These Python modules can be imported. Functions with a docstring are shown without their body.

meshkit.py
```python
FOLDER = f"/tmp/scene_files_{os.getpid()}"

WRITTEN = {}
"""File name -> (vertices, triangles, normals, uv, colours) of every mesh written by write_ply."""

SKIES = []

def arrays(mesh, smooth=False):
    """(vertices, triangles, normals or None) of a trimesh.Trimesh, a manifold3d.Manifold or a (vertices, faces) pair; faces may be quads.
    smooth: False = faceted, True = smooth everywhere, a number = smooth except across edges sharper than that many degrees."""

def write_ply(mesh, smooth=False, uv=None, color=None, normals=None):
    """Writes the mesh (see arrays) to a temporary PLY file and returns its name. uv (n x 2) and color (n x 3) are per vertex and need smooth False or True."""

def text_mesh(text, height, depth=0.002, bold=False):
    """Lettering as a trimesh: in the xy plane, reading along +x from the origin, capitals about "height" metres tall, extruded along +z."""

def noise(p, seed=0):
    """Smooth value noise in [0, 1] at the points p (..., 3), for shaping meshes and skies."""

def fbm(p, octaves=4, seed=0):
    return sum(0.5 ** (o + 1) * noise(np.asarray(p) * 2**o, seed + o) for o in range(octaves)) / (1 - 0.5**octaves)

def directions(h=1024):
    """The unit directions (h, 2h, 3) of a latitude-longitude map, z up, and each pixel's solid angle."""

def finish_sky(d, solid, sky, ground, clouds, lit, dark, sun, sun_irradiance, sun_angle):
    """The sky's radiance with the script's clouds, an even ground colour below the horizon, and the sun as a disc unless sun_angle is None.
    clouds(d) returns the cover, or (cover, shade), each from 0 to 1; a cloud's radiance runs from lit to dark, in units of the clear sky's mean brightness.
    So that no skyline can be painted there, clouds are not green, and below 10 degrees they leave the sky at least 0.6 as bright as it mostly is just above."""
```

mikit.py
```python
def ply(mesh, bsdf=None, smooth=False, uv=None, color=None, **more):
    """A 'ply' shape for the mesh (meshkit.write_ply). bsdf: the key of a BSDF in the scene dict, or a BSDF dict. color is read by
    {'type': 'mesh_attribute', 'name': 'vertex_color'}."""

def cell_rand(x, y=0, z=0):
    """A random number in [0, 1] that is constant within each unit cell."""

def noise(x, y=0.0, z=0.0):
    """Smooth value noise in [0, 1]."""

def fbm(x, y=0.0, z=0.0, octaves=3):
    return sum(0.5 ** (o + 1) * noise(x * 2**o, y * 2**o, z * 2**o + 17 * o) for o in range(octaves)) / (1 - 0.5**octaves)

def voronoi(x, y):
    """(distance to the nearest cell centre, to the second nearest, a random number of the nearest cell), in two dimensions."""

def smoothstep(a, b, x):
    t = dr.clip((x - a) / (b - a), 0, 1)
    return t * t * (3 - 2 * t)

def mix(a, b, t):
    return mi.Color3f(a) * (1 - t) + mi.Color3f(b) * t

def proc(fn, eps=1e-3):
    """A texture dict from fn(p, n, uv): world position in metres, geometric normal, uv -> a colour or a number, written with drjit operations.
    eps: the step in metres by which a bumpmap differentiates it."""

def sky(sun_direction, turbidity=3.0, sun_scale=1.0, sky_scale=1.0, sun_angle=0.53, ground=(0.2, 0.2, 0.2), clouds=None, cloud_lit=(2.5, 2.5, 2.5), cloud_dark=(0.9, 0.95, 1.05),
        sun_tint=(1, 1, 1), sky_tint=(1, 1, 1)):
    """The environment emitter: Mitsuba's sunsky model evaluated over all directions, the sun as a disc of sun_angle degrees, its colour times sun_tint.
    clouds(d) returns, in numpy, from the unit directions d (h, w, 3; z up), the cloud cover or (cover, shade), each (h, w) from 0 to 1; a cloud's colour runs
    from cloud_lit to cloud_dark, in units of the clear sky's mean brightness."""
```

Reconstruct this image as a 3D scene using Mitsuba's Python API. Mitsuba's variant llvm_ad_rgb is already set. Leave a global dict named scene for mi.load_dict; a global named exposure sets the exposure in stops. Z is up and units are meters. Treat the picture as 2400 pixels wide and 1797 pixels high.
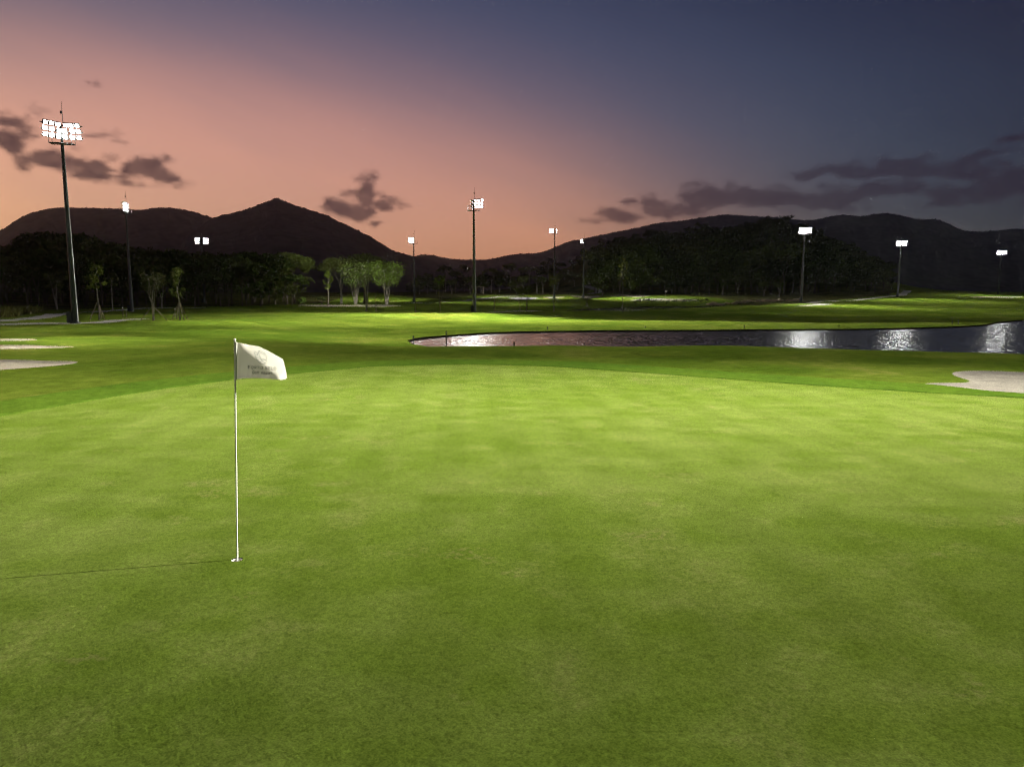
import math, random
import numpy as np, trimesh, shapely, mitsuba as mi, mikit, meshkit
from shapely.geometry import Polygon, LineString, Point
from scipy.spatial import Delaunay
from scipy.interpolate import RBFInterpolator, RegularGridInterpolator
import drjit as dr
from mikit import noise, fbm, smoothstep, mix

T = mi.ScalarTransform4f
scene, labels = {}, {}
rng = np.random.default_rng(7)

# ------------------------------------------------------------------ camera, sky, exposure
FOCAL, PITCH, EYE = 1660.0, math.radians(7.0), np.array([0.0, 0.0, 2.54])   # focal length in pixels of the 2400 x 1797 photograph
exposure = 0.0
UNIT = 1.0
scene['camera'] = {'type': 'perspective', 'fov': math.degrees(2 * math.atan(1200 / FOCAL)), 'fov_axis': 'x', 'near_clip': 0.05, 'far_clip': 30000.0,
                   'to_world': T().look_at(origin=EYE.tolist(), target=[0, math.cos(PITCH), EYE[2] - math.sin(PITCH)], up=[0, 0, 1])}

SUNSET = math.radians(-48)          # where the sun went down, from north (+y), clockwise


def az_el(d):
    return np.degrees(np.arctan2(d[..., 0], d[..., 1])), np.degrees(np.arcsin(np.clip(d[..., 2], -1, 1)))


VEIL = np.array([-2.3991, -1.9019, -.2321, 2.1619, 1.751, -.0285])        # high thin veil round the sunset point: its cover ...
DUSK = np.array([-4.3909, -2.7741, 5.2596, 6.0509, 3.6631, -2.9104])      # ... and how far the sunset's colour has left it


def pix_dir(u, v):
    u, v = np.asarray(u, float), np.asarray(v, float)
    x, y = (u - 1200) / FOCAL, -(v - 898.5) / FOCAL
    return np.stack([x, math.cos(PITCH) + y * math.sin(PITCH), -math.sin(PITCH) + y * math.cos(PITCH)], -1)


# low clouds: (u, v, half width, half height, density), turned into bearings and elevations once
PUFFS = [(20, 408, 46, 22, 1.0), (48, 378, 40, 16, .85), (75, 395, 35, 16, .8), (30, 362, 25, 10, .55), (112, 352, 40, 16, .5), (165, 385, 35, 14, .5),
         (215, 378, 45, 10, .6), (290, 392, 40, 8, .45), (72, 440, 16, 22, .75), (150, 432, 60, 22, 1.0), (215, 444, 65, 22, 1.05), (270, 462, 70, 14, .9),
         (345, 446, 52, 20, 1.1), (392, 456, 40, 16, 1.0), (215, 296, 30, 10, .35),
         (852, 470, 40, 34, 1.05), (808, 497, 44, 22, 1.1), (840, 512, 46, 18, 1.0), (900, 488, 34, 22, .95), (952, 490, 28, 18, .6), (888, 528, 26, 9, .9), (770, 494, 16, 8, .6),
         (1400, 522, 40, 10, .75), (1450, 515, 55, 17, .95), (1478, 482, 22, 11, .95), (1530, 495, 60, 26, 1.0), (1590, 505, 70, 24, 1.0), (1650, 482, 60, 30, 1.05), (1710, 480, 60, 28, 1.05),
         (1780, 492, 70, 22, 1.0), (1850, 486, 55, 20, .95), (1920, 500, 90, 26, 1.0), (1990, 482, 90, 22, .9), (2060, 480, 90, 24, .95),
         (1900, 440, 40, 14, .9), (1980, 438, 90, 16, .95), (2080, 442, 110, 22, 1.05), (2190, 448, 110, 20, 1.05), (2265, 460, 60, 16, .9), (2330, 428, 60, 11, .85), (2390, 405, 60, 12, .8),
         (2310, 496, 110, 24, 1.0), (2400, 486, 70, 24, .95), (2240, 512, 70, 14, .8), (2480, 470, 120, 30, .9), (2110, 388, 26, 12, .5), (2010, 358, 45, 8, .35), (1690, 456, 28, 8, .5), (2600, 520, 150, 26, .9)]


def clouds(d):
    a, e = az_el(d)
    da = np.minimum(np.abs((a - math.degrees(SUNSET) + 180) % 360 - 180), 85) / 50
    ee = np.minimum(np.maximum(e, 0), 22) / 20
    B = np.stack([da * 0 + 1, da, ee, da * da, ee * ee, da * ee], -1)
    streak = meshkit.fbm(np.stack([a / 24 - e / 9, e / 2.6 + a * .14, a * 0], -1), 3, 5) - .5
    cover = .97 / (1 + np.exp(-(B @ VEIL + .22 * streak)))
    shade = 1 / (1 + np.exp(-(B @ DUSK - .25 * streak)))
    m, op = np.zeros_like(a), np.zeros_like(a)
    warp = meshkit.fbm(np.stack([a / 2.0, e / 1.2, a * 0 + 3], -1), 5, 11) - .5
    warp2 = meshkit.fbm(np.stack([a / 1.8, e / 1.1, a * 0 + 9], -1), 5, 21) - .5
    for u, v, w, h, k in PUFFS:
        A, E = az_el(pix_dir(u, v))
        sa, se = math.degrees(w / FOCAL), math.degrees(h / FOCAL)
        x = (a + 1.7 * warp - A) / sa
        lift = 1.1 if u < 1000 else .65
        y = (e + lift * warp2 - E) / (se * np.where(e + lift * warp2 > E, 1.1, .8) * (1 if u < 1000 else .85))
        g = k * np.exp(-(x * x + y * y) * .75)
        op = np.where(g > m, .88 if u < 1100 else .78 if u < 1500 else .70 if u < 1900 else .66, op)
        m = np.maximum(m, g)
    wisp = meshkit.fbm(np.stack([a / 1.1 + warp, e / .5 + warp2, a * 0 + 1], -1), 5, 31) - .5
    body = meshkit.fbm(np.stack([a / .8, e / .45, a * 0 + 6], -1), 4, 41)
    m = np.clip((m + 1.0 * wisp * np.clip(m * 5, 0, 1) - .24) / .60, 0, 1)
    m = m * m * (3 - 2 * m)
    thick = op * m * (.80 + .30 * body)
    thick = np.clip(thick, 0, .93)
    return cover * (1 - thick) + thick, np.clip((cover * (1 - thick) * shade + thick * .9985) / np.maximum(cover * (1 - thick) + thick, 1e-6), 0, 1)


SUN_DIR = [math.sin(SUNSET) * math.cos(math.radians(2)), math.cos(SUNSET) * math.cos(math.radians(2)), math.sin(math.radians(2))]
scene['sky'] = mikit.sky(SUN_DIR, turbidity=2.5, sun_scale=0.0, sky_scale=UNIT, sky_tint=(2.10, 2.87, 6.40), ground=(.03, .04, .02), clouds=clouds, cloud_lit=(107.0, 35.6, 10.5), cloud_dark=(.14, .095, .30))
scene['sky']['sampling_weight'] = 30.0
labels['sky'] = {'kind': 'structure', 'label': 'dusk sky fading from orange to deep blue with dark low clouds'}

LAMP = 1600.0 * UNIT                        # radiance of a floodlight's lens
HAZE, HAZE_G = 6.0e-5, .88


# ------------------------------------------------------------------ helpers
def at(u, v, Y):
    d = pix_dir(u, v)
    Y = np.asarray(Y, float)
    return EYE + d * (Y / d[..., 1])[..., None]


def plane(u, v, z):
    d = pix_dir(u, v)
    return EYE + d * ((z - EYE[2]) / d[..., 2])[..., None]


def numbered(key):
    if key not in scene and key not in labels and not any(k.startswith(key + '__') for k in scene):
        return key
    i = 1
    while f'{key}_{i:03d}' in scene or f'{key}_{i:03d}' in labels:
        i += 1
    return f'{key}_{i:03d}'


def thing(name, label, cat, group=None):
    k = numbered(name)
    labels[k] = {'label': label, 'category': cat}
    if group:
        labels[k]['group'] = group
    return k


used = {}


def part(parent, name, mesh, bsdf, smooth=False, label=None, **more):
    base = f'{parent}__{name}'
    n = used.get(base, 0)
    used[base] = n + 1
    k = base if n == 0 else f'{base}_{n:03d}'
    scene[k] = mikit.ply(mesh, bsdf, smooth, **more)
    if label:
        labels[k] = {'label': label}
    return k


def structure(name, mesh, bsdf, label, smooth=False, kind='structure', **more):
    k = numbered(name)
    scene[k] = mikit.ply(mesh, bsdf, smooth, **more)
    labels[k] = {'kind': kind, 'label': label}
    return k


def join(ms):
    vs, fs, n = [], [], 0
    for m in ms:
        v, f = (np.asarray(m.vertices), np.asarray(m.faces)) if hasattr(m, 'vertices') else m
        vs.append(v); fs.append(np.asarray(f) + n); n += len(v)
    return np.vstack(vs), np.vstack(fs)


def box(size, center=(0, 0, 0), M=None):
    m = trimesh.creation.box(size)
    m.apply_translation(center)
    if M is not None:
        m.apply_transform(M)
    return m


def tube(pts, radii, sides=6, cap=True):
    pts = np.asarray(pts, float)
    radii = np.broadcast_to(np.asarray(radii, float), (len(pts),))
    tan = np.gradient(pts, axis=0)
    tan /= np.linalg.norm(tan, axis=1, keepdims=True) + 1e-12
    ref = np.where(np.abs(tan[:, 2:3]) < .9, [[0, 0, 1.0]], [[1.0, 0, 0]])
    if np.abs(tan[:, 2]).mean() > .55:
        ref = np.tile([[1.0, 0, 0]], (len(pts), 1))
    a = np.cross(tan, ref); a /= np.linalg.norm(a, axis=1, keepdims=True) + 1e-12
    b = np.cross(tan, a)
    t = np.arange(sides) * 2 * np.pi / sides
    v = (pts[:, None] + radii[:, None, None] * (np.cos(t)[None, :, None] * a[:, None] + np.sin(t)[None, :, None] * b[:, None])).reshape(-1, 3)
    f = []
    for i in range(len(pts) - 1):
        for j in range(sides):
            p, q = i * sides + j, i * sides + (j + 1) % sides
            f += [[p, q, q + sides], [p, q + sides, p + sides]]
    if cap:
        for s, flip in ((0, 0), ((len(pts) - 1) * sides, 1)):
            for j in range(1, sides - 1):
                f.append([s, s + j, s + j + 1] if flip == 0 else [s, s + j + 1, s + j])
    f = np.array(f)[:, ::-1]
    return v, f


def rotz(deg):
    return trimesh.transformations.rotation_matrix(math.radians(deg), [0, 0, 1])


def move(p):
    return trimesh.transformations.translation_matrix(p)


# ------------------------------------------------------------------ materials
def diffuse(c):
    return {'type': 'twosided', 'bsdf': {'type': 'diffuse', 'reflectance': {'type': 'rgb', 'value': list(c)}}}


def plastic(c, rough=.5):
    return {'type': 'twosided', 'bsdf': {'type': 'principled', 'base_color': {'type': 'rgb', 'value': list(c)}, 'roughness': rough, 'specular': .5}}


def green_colour(p, n, uv):
    x, y = p.x, p.y
    grain = noise(x * 120, y * 120) * .6 + noise(x * 55, y * 55, 3.) * .4
    tuft = fbm(x * 22, y * 22, 5., 3)
    patch = fbm(x * 2.3 + .6 * noise(x * 4, y * 4), y * 2.3, 2., 4)
    wide = fbm(x * .42, y * .42, 8., 3)
    streak = fbm(x * .8 + y * .12, y * 2.6, 4., 4)
    stripe = smoothstep(-.4, .4, dr.sin(x * 5.6 + y * .35 + .5 * noise(y * .3, 1.)))
    c = mix((.106, .156, .018), (.164, .210, .041), smoothstep(.25, .75, .40 * patch + .3 * wide + .22 * streak))
    c = mix(c, (.215, .215, .065), .30 * smoothstep(.58, .80, .6 * patch + .4 * tuft))
    c = mix(c, (.25, .21, .09), .32 * smoothstep(.70, .82, fbm(x * 1.3 + 9, y * 1.9, 6., 4)) * smoothstep(.4, .7, tuft))
    c = c * (.965 + .07 * stripe)
    return c * (.47 + .76 * grain + .28 * tuft)


def turf_colour(p, n, uv):
    x, y = p.x, p.y
    r = dr.sqrt(x * x + y * y)
    grain = noise(x * 40, y * 40) * smoothstep(60., 20., r) + .5 * (1 - smoothstep(60., 20., r))
    tuft = fbm(x * 3.1, y * 3.1, 1., 3)
    patch = fbm(x * .33, y * .33, 2., 4)
    wide = fbm(x * .045, y * .06, 8., 3)
    c = mix((.052, .086, .008), (.100, .130, .016), smoothstep(.3, .7, .55 * patch + .45 * wide))
    c = mix(c, (.14, .13, .035), .45 * smoothstep(.62, .78, .7 * patch + .3 * tuft))
    return c * (.60 + .5 * tuft + .3 * grain)


def fringe_colour(p, n, uv):
    x, y = p.x, p.y
    tuft = fbm(x * 6, y * 6, 1., 3)
    patch = fbm(x * .7, y * .7, 2., 3)
    return mix((.050, .098, .010), (.085, .135, .014), patch) * (.62 + .45 * tuft + .3 * noise(x * 45, y * 45))


def rough_colour(p, n, uv):
    x, y = p.x, p.y
    patch = fbm(x * .22, y * .22, 2., 4)
    return mix((.030, .036, .010), (.075, .070, .024), smoothstep(.3, .75, patch)) * (.55 + .8 * fbm(x * 2.4, y * 2.4, 1., 3))


def sand_colour(p, n, uv):
    x, y = p.x, p.y
    return mix((.29, .25, .19), (.43, .38, .30), fbm(x * 2.2, y * 2.2, 1., 4)) * (.78 + .4 * noise(x * 30, y * 30))


def grey_sand_colour(p, n, uv):
    x, y = p.x, p.y
    return mix((.20, .18, .15), (.30, .27, .225), fbm(x * 2.2, y * 2.2, 1., 4)) * (.78 + .4 * noise(x * 30, y * 30))


def path_colour(p, n, uv):
    x, y = p.x, p.y
    return mix((.24, .225, .20), (.33, .31, .275), fbm(x * 1.2, y * 1.2, 1., 4)) * (.85 + .3 * noise(x * 20, y * 20))


def hill_colour(p, n, uv):
    c = fbm(p.x * .012, p.y * .012, p.z * .012, 4)
    f = fbm(p.x * .06, p.y * .06, p.z * .06, 2)
    return mix((.034, .034, .034), (.052, .050, .050), smoothstep(.3, .7, .5 * c + .5 * f))


def turf_bsdf(fn, rough=.75, bump=None, eps=.004):
    b = {'type': 'diffuse', 'reflectance': mikit.proc(fn)}
    if bump:
        b = {'type': 'bumpmap', 'arbitrary': mikit.proc(bump, eps), 'scale': 1.0, 'bsdf': b}
    return {'type': 'twosided', 'bsdf': b}


def green_bump(p, n, uv):
    return .0020 * noise(p.x * 95, p.y * 95) + .003 * fbm(p.x * 18, p.y * 18, 0., 2)


def turf_bump(p, n, uv):
    return .03 * fbm(p.x * 4.5, p.y * 4.5, 0., 3)


def sand_bump(p, n, uv):
    return .008 * fbm(p.x * 2.5, p.y * 4, 0., 3)


def bark_colour(p, n, uv):
    return mix((.09, .08, .062), (.25, .225, .18), fbm(p.x * 2.5, p.y * 2.5, p.z * 1.2, 3))


scene['green_mat'] = turf_bsdf(green_colour, .7, green_bump, .003)
scene['turf_mat'] = turf_bsdf(turf_colour, .75, turf_bump, .05)
scene['fringe_mat'] = turf_bsdf(fringe_colour, .75, turf_bump, .03)
scene['rough_mat'] = {'type': 'diffuse', 'reflectance': mikit.proc(rough_colour)}
scene['rough_mat'] = {'type': 'twosided', 'bsdf': scene['rough_mat']}
scene['sand_mat'] = {'type': 'twosided', 'bsdf': {'type': 'bumpmap', 'arbitrary': mikit.proc(sand_bump, .03), 'scale': 1.0, 'bsdf': {'type': 'diffuse', 'reflectance': mikit.proc(sand_colour)}}}
scene['grey_sand_mat'] = {'type': 'twosided', 'bsdf': {'type': 'bumpmap', 'arbitrary': mikit.proc(sand_bump, .03), 'scale': 1.0, 'bsdf': {'type': 'diffuse', 'reflectance': mikit.proc(grey_sand_colour)}}}
scene['path_mat'] = {'type': 'twosided', 'bsdf': {'type': 'diffuse', 'reflectance': mikit.proc(path_colour)}}
scene['hill_mat'] = {'type': 'twosided', 'bsdf': {'type': 'diffuse', 'reflectance': mikit.proc(hill_colour)}}
scene['soil_mat'] = diffuse((.022, .020, .015))
scene['water_mat'] = {'type': 'twosided', 'bsdf': {'type': 'principled', 'base_color': {'type': 'rgb', 'value': [.004, .005, .006]}, 'roughness': .09, 'specular': .28}}
scene['leaf_mat'] = {'type': 'twosided', 'bsdf': {'type': 'diffuse', 'reflectance': {'type': 'mesh_attribute', 'name': 'vertex_color'}}}
scene['pale_bark_mat'] = {'type': 'twosided', 'bsdf': {'type': 'diffuse', 'reflectance': mikit.proc(bark_colour)}}
scene['dark_bark_mat'] = diffuse((.055, .045, .034))
scene['galvanised_mat'] = plastic((.032, .039, .034), .45)
scene['dark_metal_mat'] = plastic((.035, .04, .036), .5)
scene['housing_mat'] = plastic((.22, .22, .21), .5)
scene['timber_mat'] = diffuse((.16, .13, .09))
scene['pale_timber_mat'] = diffuse((.42, .34, .25))
scene['white_mat'] = plastic((.78, .77, .70), .4)
scene['rock_mat'] = diffuse((.30, .23, .14))
scene['cloth_mat'] = {'type': 'principledthin', 'base_color': {'type': 'rgb', 'value': [.74, .70, .60]}, 'roughness': .7, 'diff_trans': .4, 'spec_trans': 0.0, 'eta': 1.3}
scene['print_dark_mat'] = diffuse((.05, .05, .04))
scene['print_grey_mat'] = diffuse((.26, .27, .24))
scene['shrub_soil_mat'] = diffuse((.03, .028, .02))

# ------------------------------------------------------------------ terrain: heights from spots whose place and distance the photograph gives
WATER, WATER2 = -1.3, -0.85
CTRL = [(60, 868, 24.5), (200, 755, 78), (0, 757, 76), (330, 731, 144), (100, 740, 100), (0, 745, 95), (0, 722, 170), (150, 722, 175), (350, 719.5, 185), (500, 718, 190), (650, 716, 190), (-200, 724, 160),
        (-300, 755, 78), (500, 745, 100), (700, 745, 100), (859, 732, 140), (700, 728, 140), (833, 714.5, 195), (936, 718.5, 185), (717, 715, 195), (973, 710.5, 240), (830, 700, 280), (760, 701, 270),
        (940, 693, 300), (1112, 731.4, 140), (1000, 735, 128), (1250, 729, 140), (1400, 728, 142), (1500, 727, 150), (1600, 721, 160), (1750, 716, 170), (1900, 716, 180), (1870, 707, 215),
        (1112, 718, 172), (1112, 712, 200), (1112, 706, 235), (1112, 697, 290), (1112, 689, 340), (1250, 719, 172), (1250, 708, 220), (1227, 700, 300), (1227, 691, 345), (1374, 695, 330), (1374, 688, 350),
        (1404, 682, 370), (1377, 674, 400), (1400, 722, 168), (1550, 718, 240), (1450, 716, 230), (1700, 712.5, 235), (1560, 694, 300), (1550, 703, 270), (1430, 693.5, 320), (1480, 702, 275),
        (1490, 686, 340), (1600, 690, 330), (1700, 690, 320), (1800, 693, 300), (1900, 698, 280), (2000, 706, 230), (2090, 694, 270), (2126, 680, 330), (2180, 679.5, 335), (2240, 689, 310), (2330, 697, 290),
        (2400, 699, 290), (2100, 724, 185), (2100, 712, 215), (2100, 735, 145), (2100, 755, 105), (2300, 724, 190), (2300, 742, 130), (1085, 784, 70), (1300, 777, 77), (1500, 773, 80), (1850, 771, 81),
        (2170, 765, 87), (2310, 760, 93), (1300, 755, 104), (1300, 741, 125), (1600, 750, 110), (1900, 751, 110), (1900, 736, 140), (976, 799, 60), (880, 796, 60), (1000, 812, 36), (1300, 809, 36.5),
        (1700, 808, 37), (1960, 821, 33), (2400, 838, 29), (2600, 845, 28), (1000, 777, 76), (900, 775, 76), (600, 800, 40), (2600, 700, 290), (2800, 735, 140), (2700, 765, 90)]
pts = [at(*c) for c in CTRL]
pts += [np.array(p, float) for p in [(-20, 27, 0), (-28, 36, -.02), (-36, 43, -.05), (-15, 33, 0), (0, 30, 0), (8, 26, 0), (16, 24, 0), (0, 46, -.85), (20, 46, -.9), (40, 44, -.9), (-10, 47, -.6),
                                     (60, 42, -.8), (-60, 20, -.1), (-120, 60, -.3), (60, 10, -.2), (120, 40, -.5), (0, -60, -.3), (-80, -60, -.5), (80, -60, -.5)]]
for a in range(0, 360, 45):
    for r in (2, 8, 14, 20):
        pts.append(np.array([r * math.sin(math.radians(a)), r * math.cos(math.radians(a)), 0.0]))
for a in np.arange(-70, 71, 10):
    for r, z in ((520, 5.0), (900, 4.0), (7000, 2.0)):
        pts.append(np.array([r * math.sin(math.radians(a)), r * math.cos(math.radians(a)), z]))
for a in np.arange(90, 271, 30):
    for r, z in ((300, -.5), (1500, 0.0), (7000, 2.0)):
        pts.append(np.array([r * math.sin(math.radians(a)), r * math.cos(math.radians(a)), z]))
pts = np.array(pts)


def warp(x, y):
    return np.stack([np.arctan2(x, y), np.log(np.hypot(x, y) + 1.0)], -1)


W = warp(pts[:, 0], pts[:, 1])
W = np.vstack([W, W + [2 * np.pi, 0], W - [2 * np.pi, 0]])
Z = np.tile(pts[:, 2], 3)
keep = np.abs(W[:, 0]) < 4.2
_, first = np.unique(W[keep].round(4), axis=0, return_index=True)
rbf = RBFInterpolator(W[keep][first], Z[keep][first], kernel='linear', smoothing=2e-4)
GA, GL = np.linspace(-np.pi, np.pi, 721), np.linspace(0, math.log(7002), 420)
ga, gl = np.meshgrid(GA, GL, indexing='ij')
grid = rbf(np.stack([ga.ravel(), gl.ravel()], -1)).reshape(ga.shape)
from scipy.ndimage import gaussian_filter
grid = gaussian_filter(grid, (1.6, 1.6), mode='nearest')
base = RegularGridInterpolator((GA, GL), grid, bounds_error=False, fill_value=None)

MOUNDS = [(1440, 400, 22, 34), (1530, 410, 24, 40), (1640, 425, 30, 40), (1740, 430, 31, 38), (1840, 425, 27, 36), (1930, 410, 14, 30)]   # the wooded hill on the right: u, Y, height, radius
MOUNDS = [(((u - 1200) / FOCAL) * Y, Y, h, r) for u, Y, h, r in MOUNDS]


def ground(x, y):
    x, y = np.asarray(x, float), np.asarray(y, float)
    z = base(warp(x, y))
    r = np.hypot(x, y)
    roll = meshkit.fbm(np.stack([x / 15, y / 10, x * 0], -1), 3, 3) - .5
    roll2 = meshkit.fbm(np.stack([x / 6, y / 5, x * 0 + 4], -1), 2, 13) - .5
    k = np.clip((r - 34) / 40, 0, 1) * np.clip((900 - r) / 400, 0, 1)
    z = z + k * (.50 * roll + .10 * roll2) + (1 - np.clip((r - 15) / 12, 0, 1)) * .02 * roll + np.clip((r - 26) / 8, 0, 1) * .10 * roll2
    bump = np.zeros_like(z)
    for mx, my, h, s in MOUNDS:
        bump = np.maximum(bump, h * np.exp(-((x - mx) / s) ** 2 - ((y - my) / 40) ** 2))
    return z + bump


MARCH = np.geomspace(2.5, 900, 2600)


def hit(u, v):
    d = pix_dir(u, v)
    p = EYE + d[None] * (MARCH / d[1])[:, None]
    under = np.nonzero(p[:, 2] <= ground(p[:, 0], p[:, 1]))[0]
    return p[under[0]] if len(under) else p[np.argmin(p[:, 2] - ground(p[:, 0], p[:, 1]))]


def outline(px, closed=True, step=None):
    q = np.array([hit(*p)[:2] for p in px])
    return q


def smooth_poly(q, n=10):
    q = np.vstack([q, q[:1]])
    from scipy.interpolate import splprep, splev
    d = np.r_[True, np.linalg.norm(np.diff(q, axis=0), axis=1) > 1e-6]
    tck, _ = splprep(q[d].T, s=0, per=True, k=3)
    p = Polygon(np.array(splev(np.linspace(0, 1, n * len(q)), tck)).T)
    return p if p.is_valid else p.buffer(0)


CUP = plane(555.4, 1310.5, 0.0)
GREEN_PX = [(-320, 1075), (-150, 1018), (0, 976), (270, 930), (400, 910), (550, 891), (740, 873), (870, 861), (1000, 856.5), (1150, 855.5), (1300, 860), (1560, 878), (1900, 903), (2170, 921), (2400, 934), (2700, 960)]
gq = np.array([plane(u, v, 0)[:2] for u, v in GREEN_PX])
green_poly = Polygon(np.vstack([gq, [(17, 4), (16, -8), (8, -16), (-6, -17), (-14, -10), (-15, 2)]])).buffer(.8).buffer(-.8)
fringe_poly = green_poly.buffer(2.0)
BUNKER_PX = {
    'near_left': [(-60, 845.5), (0, 844.5), (60, 845), (130, 846.5), (172, 847.5), (182, 850.5), (165, 855), (100, 861.5), (0, 868.5), (-60, 872), (-140, 870), (-160, 852)],
    'mid_left': [(-90, 808), (0, 807.5), (60, 807), (120, 809.5), (168, 815), (130, 818), (60, 820), (0, 821), (-90, 822), (-220, 820), (-220, 811)],
    'far_left': [(-90, 788), (0, 788), (50, 788), (78, 789.5), (86, 792), (66, 795), (0, 796.5), (-90, 798), (-220, 797), (-220, 790)],
    'right': [(2168, 903), (2215, 900.5), (2262, 899.5), (2272, 897), (2256, 890), (2232, 880), (2240, 875), (2300, 872.5), (2400, 876), (2520, 882), (2640, 900), (2600, 935), (2500, 936), (2400, 927), (2325, 921.5), (2235, 911)],
}
bunkers = {k: smooth_poly(np.array([plane(u, v, -.04)[:2] for u, v in px]), 12) for k, px in BUNKER_PX.items()}


def strip(u0, u1, v, half):
    """the bunker whose near and far edges lie on the ground at these image heights"""
    t = np.linspace(0, 1, 15)
    h = half * np.sqrt(np.clip(1 - (2 * t - 1) ** 4, 0.04, 1)) * (.75 + .5 * meshkit.noise(np.stack([t * 4, t * 0 + u0, t * 0], -1)))
    wav = 1.2 * (meshkit.noise(np.stack([t * 3, t * 0 + u1, t * 0], -1)) - .5) * half
    px = [(u0 + (u1 - u0) * a, v + w + b) for a, b, w in zip(t, h, wav)] + [(u0 + (u1 - u0) * a, v + w - b) for a, b, w in zip(t[::-1], h[::-1], wav[::-1])]
    p = Polygon([hit(*q)[:2] for q in px]).buffer(0)
    p = max(getattr(p, 'geoms', [p]), key=lambda g: g.area)
    return p


bunkers['tree_sand'] = strip(700, 940, 717, 2.2)
bunkers['far_a'] = strip(1192, 1262, 700, 2.6)
bunkers['far_b'] = strip(1272, 1324, 697.5, 2.0)
bunkers['far_c'] = strip(1339, 1409, 695, 2.2)
bunkers['far_d'] = strip(1432, 1524, 693.6, 2.0)
bunkers['green_front'] = strip(1477, 1637, 703.4, 2.6)
bunkers['far_right'] = strip(2272, 2400, 696.5, 1.2)
PATH_PX = {
    'left_near': ([(-120, 759), (0, 760), (72, 758.5), (145, 758), (208, 756.5), (263, 753), (326, 747.5)], 2.6),
    'left_far': ([(-120, 756), (0, 752.5), (63, 747.5), (109, 742), (154, 735), (236, 730), (308, 724.5), (400, 721.5), (470, 721)], 3.0),
    'middle': ([(960, 710.5), (1054, 707.3), (1099, 704), (1135, 699), (1172, 695.5), (1208, 693.5)], 3.2),
    'crest': ([(1140, 732.5), (1208, 729.5), (1300, 728), (1434, 727.5), (1500, 727.3)], 2.2),
    'right_loop': ([(1884, 716.5), (1915, 714.6), (1940, 713), (1912, 711.5), (1899, 709.5), (1915, 707), (1956, 705.3), (1996, 704.5), (2036, 700.5), (2090, 694.3), (2116, 691.5), (2119, 687), (2128, 681)], 3.0),
    'forest': ([(1384, 688.5), (1403, 685), (1402, 680), (1390, 676), (1372, 671)], 3.4),
}
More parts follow.
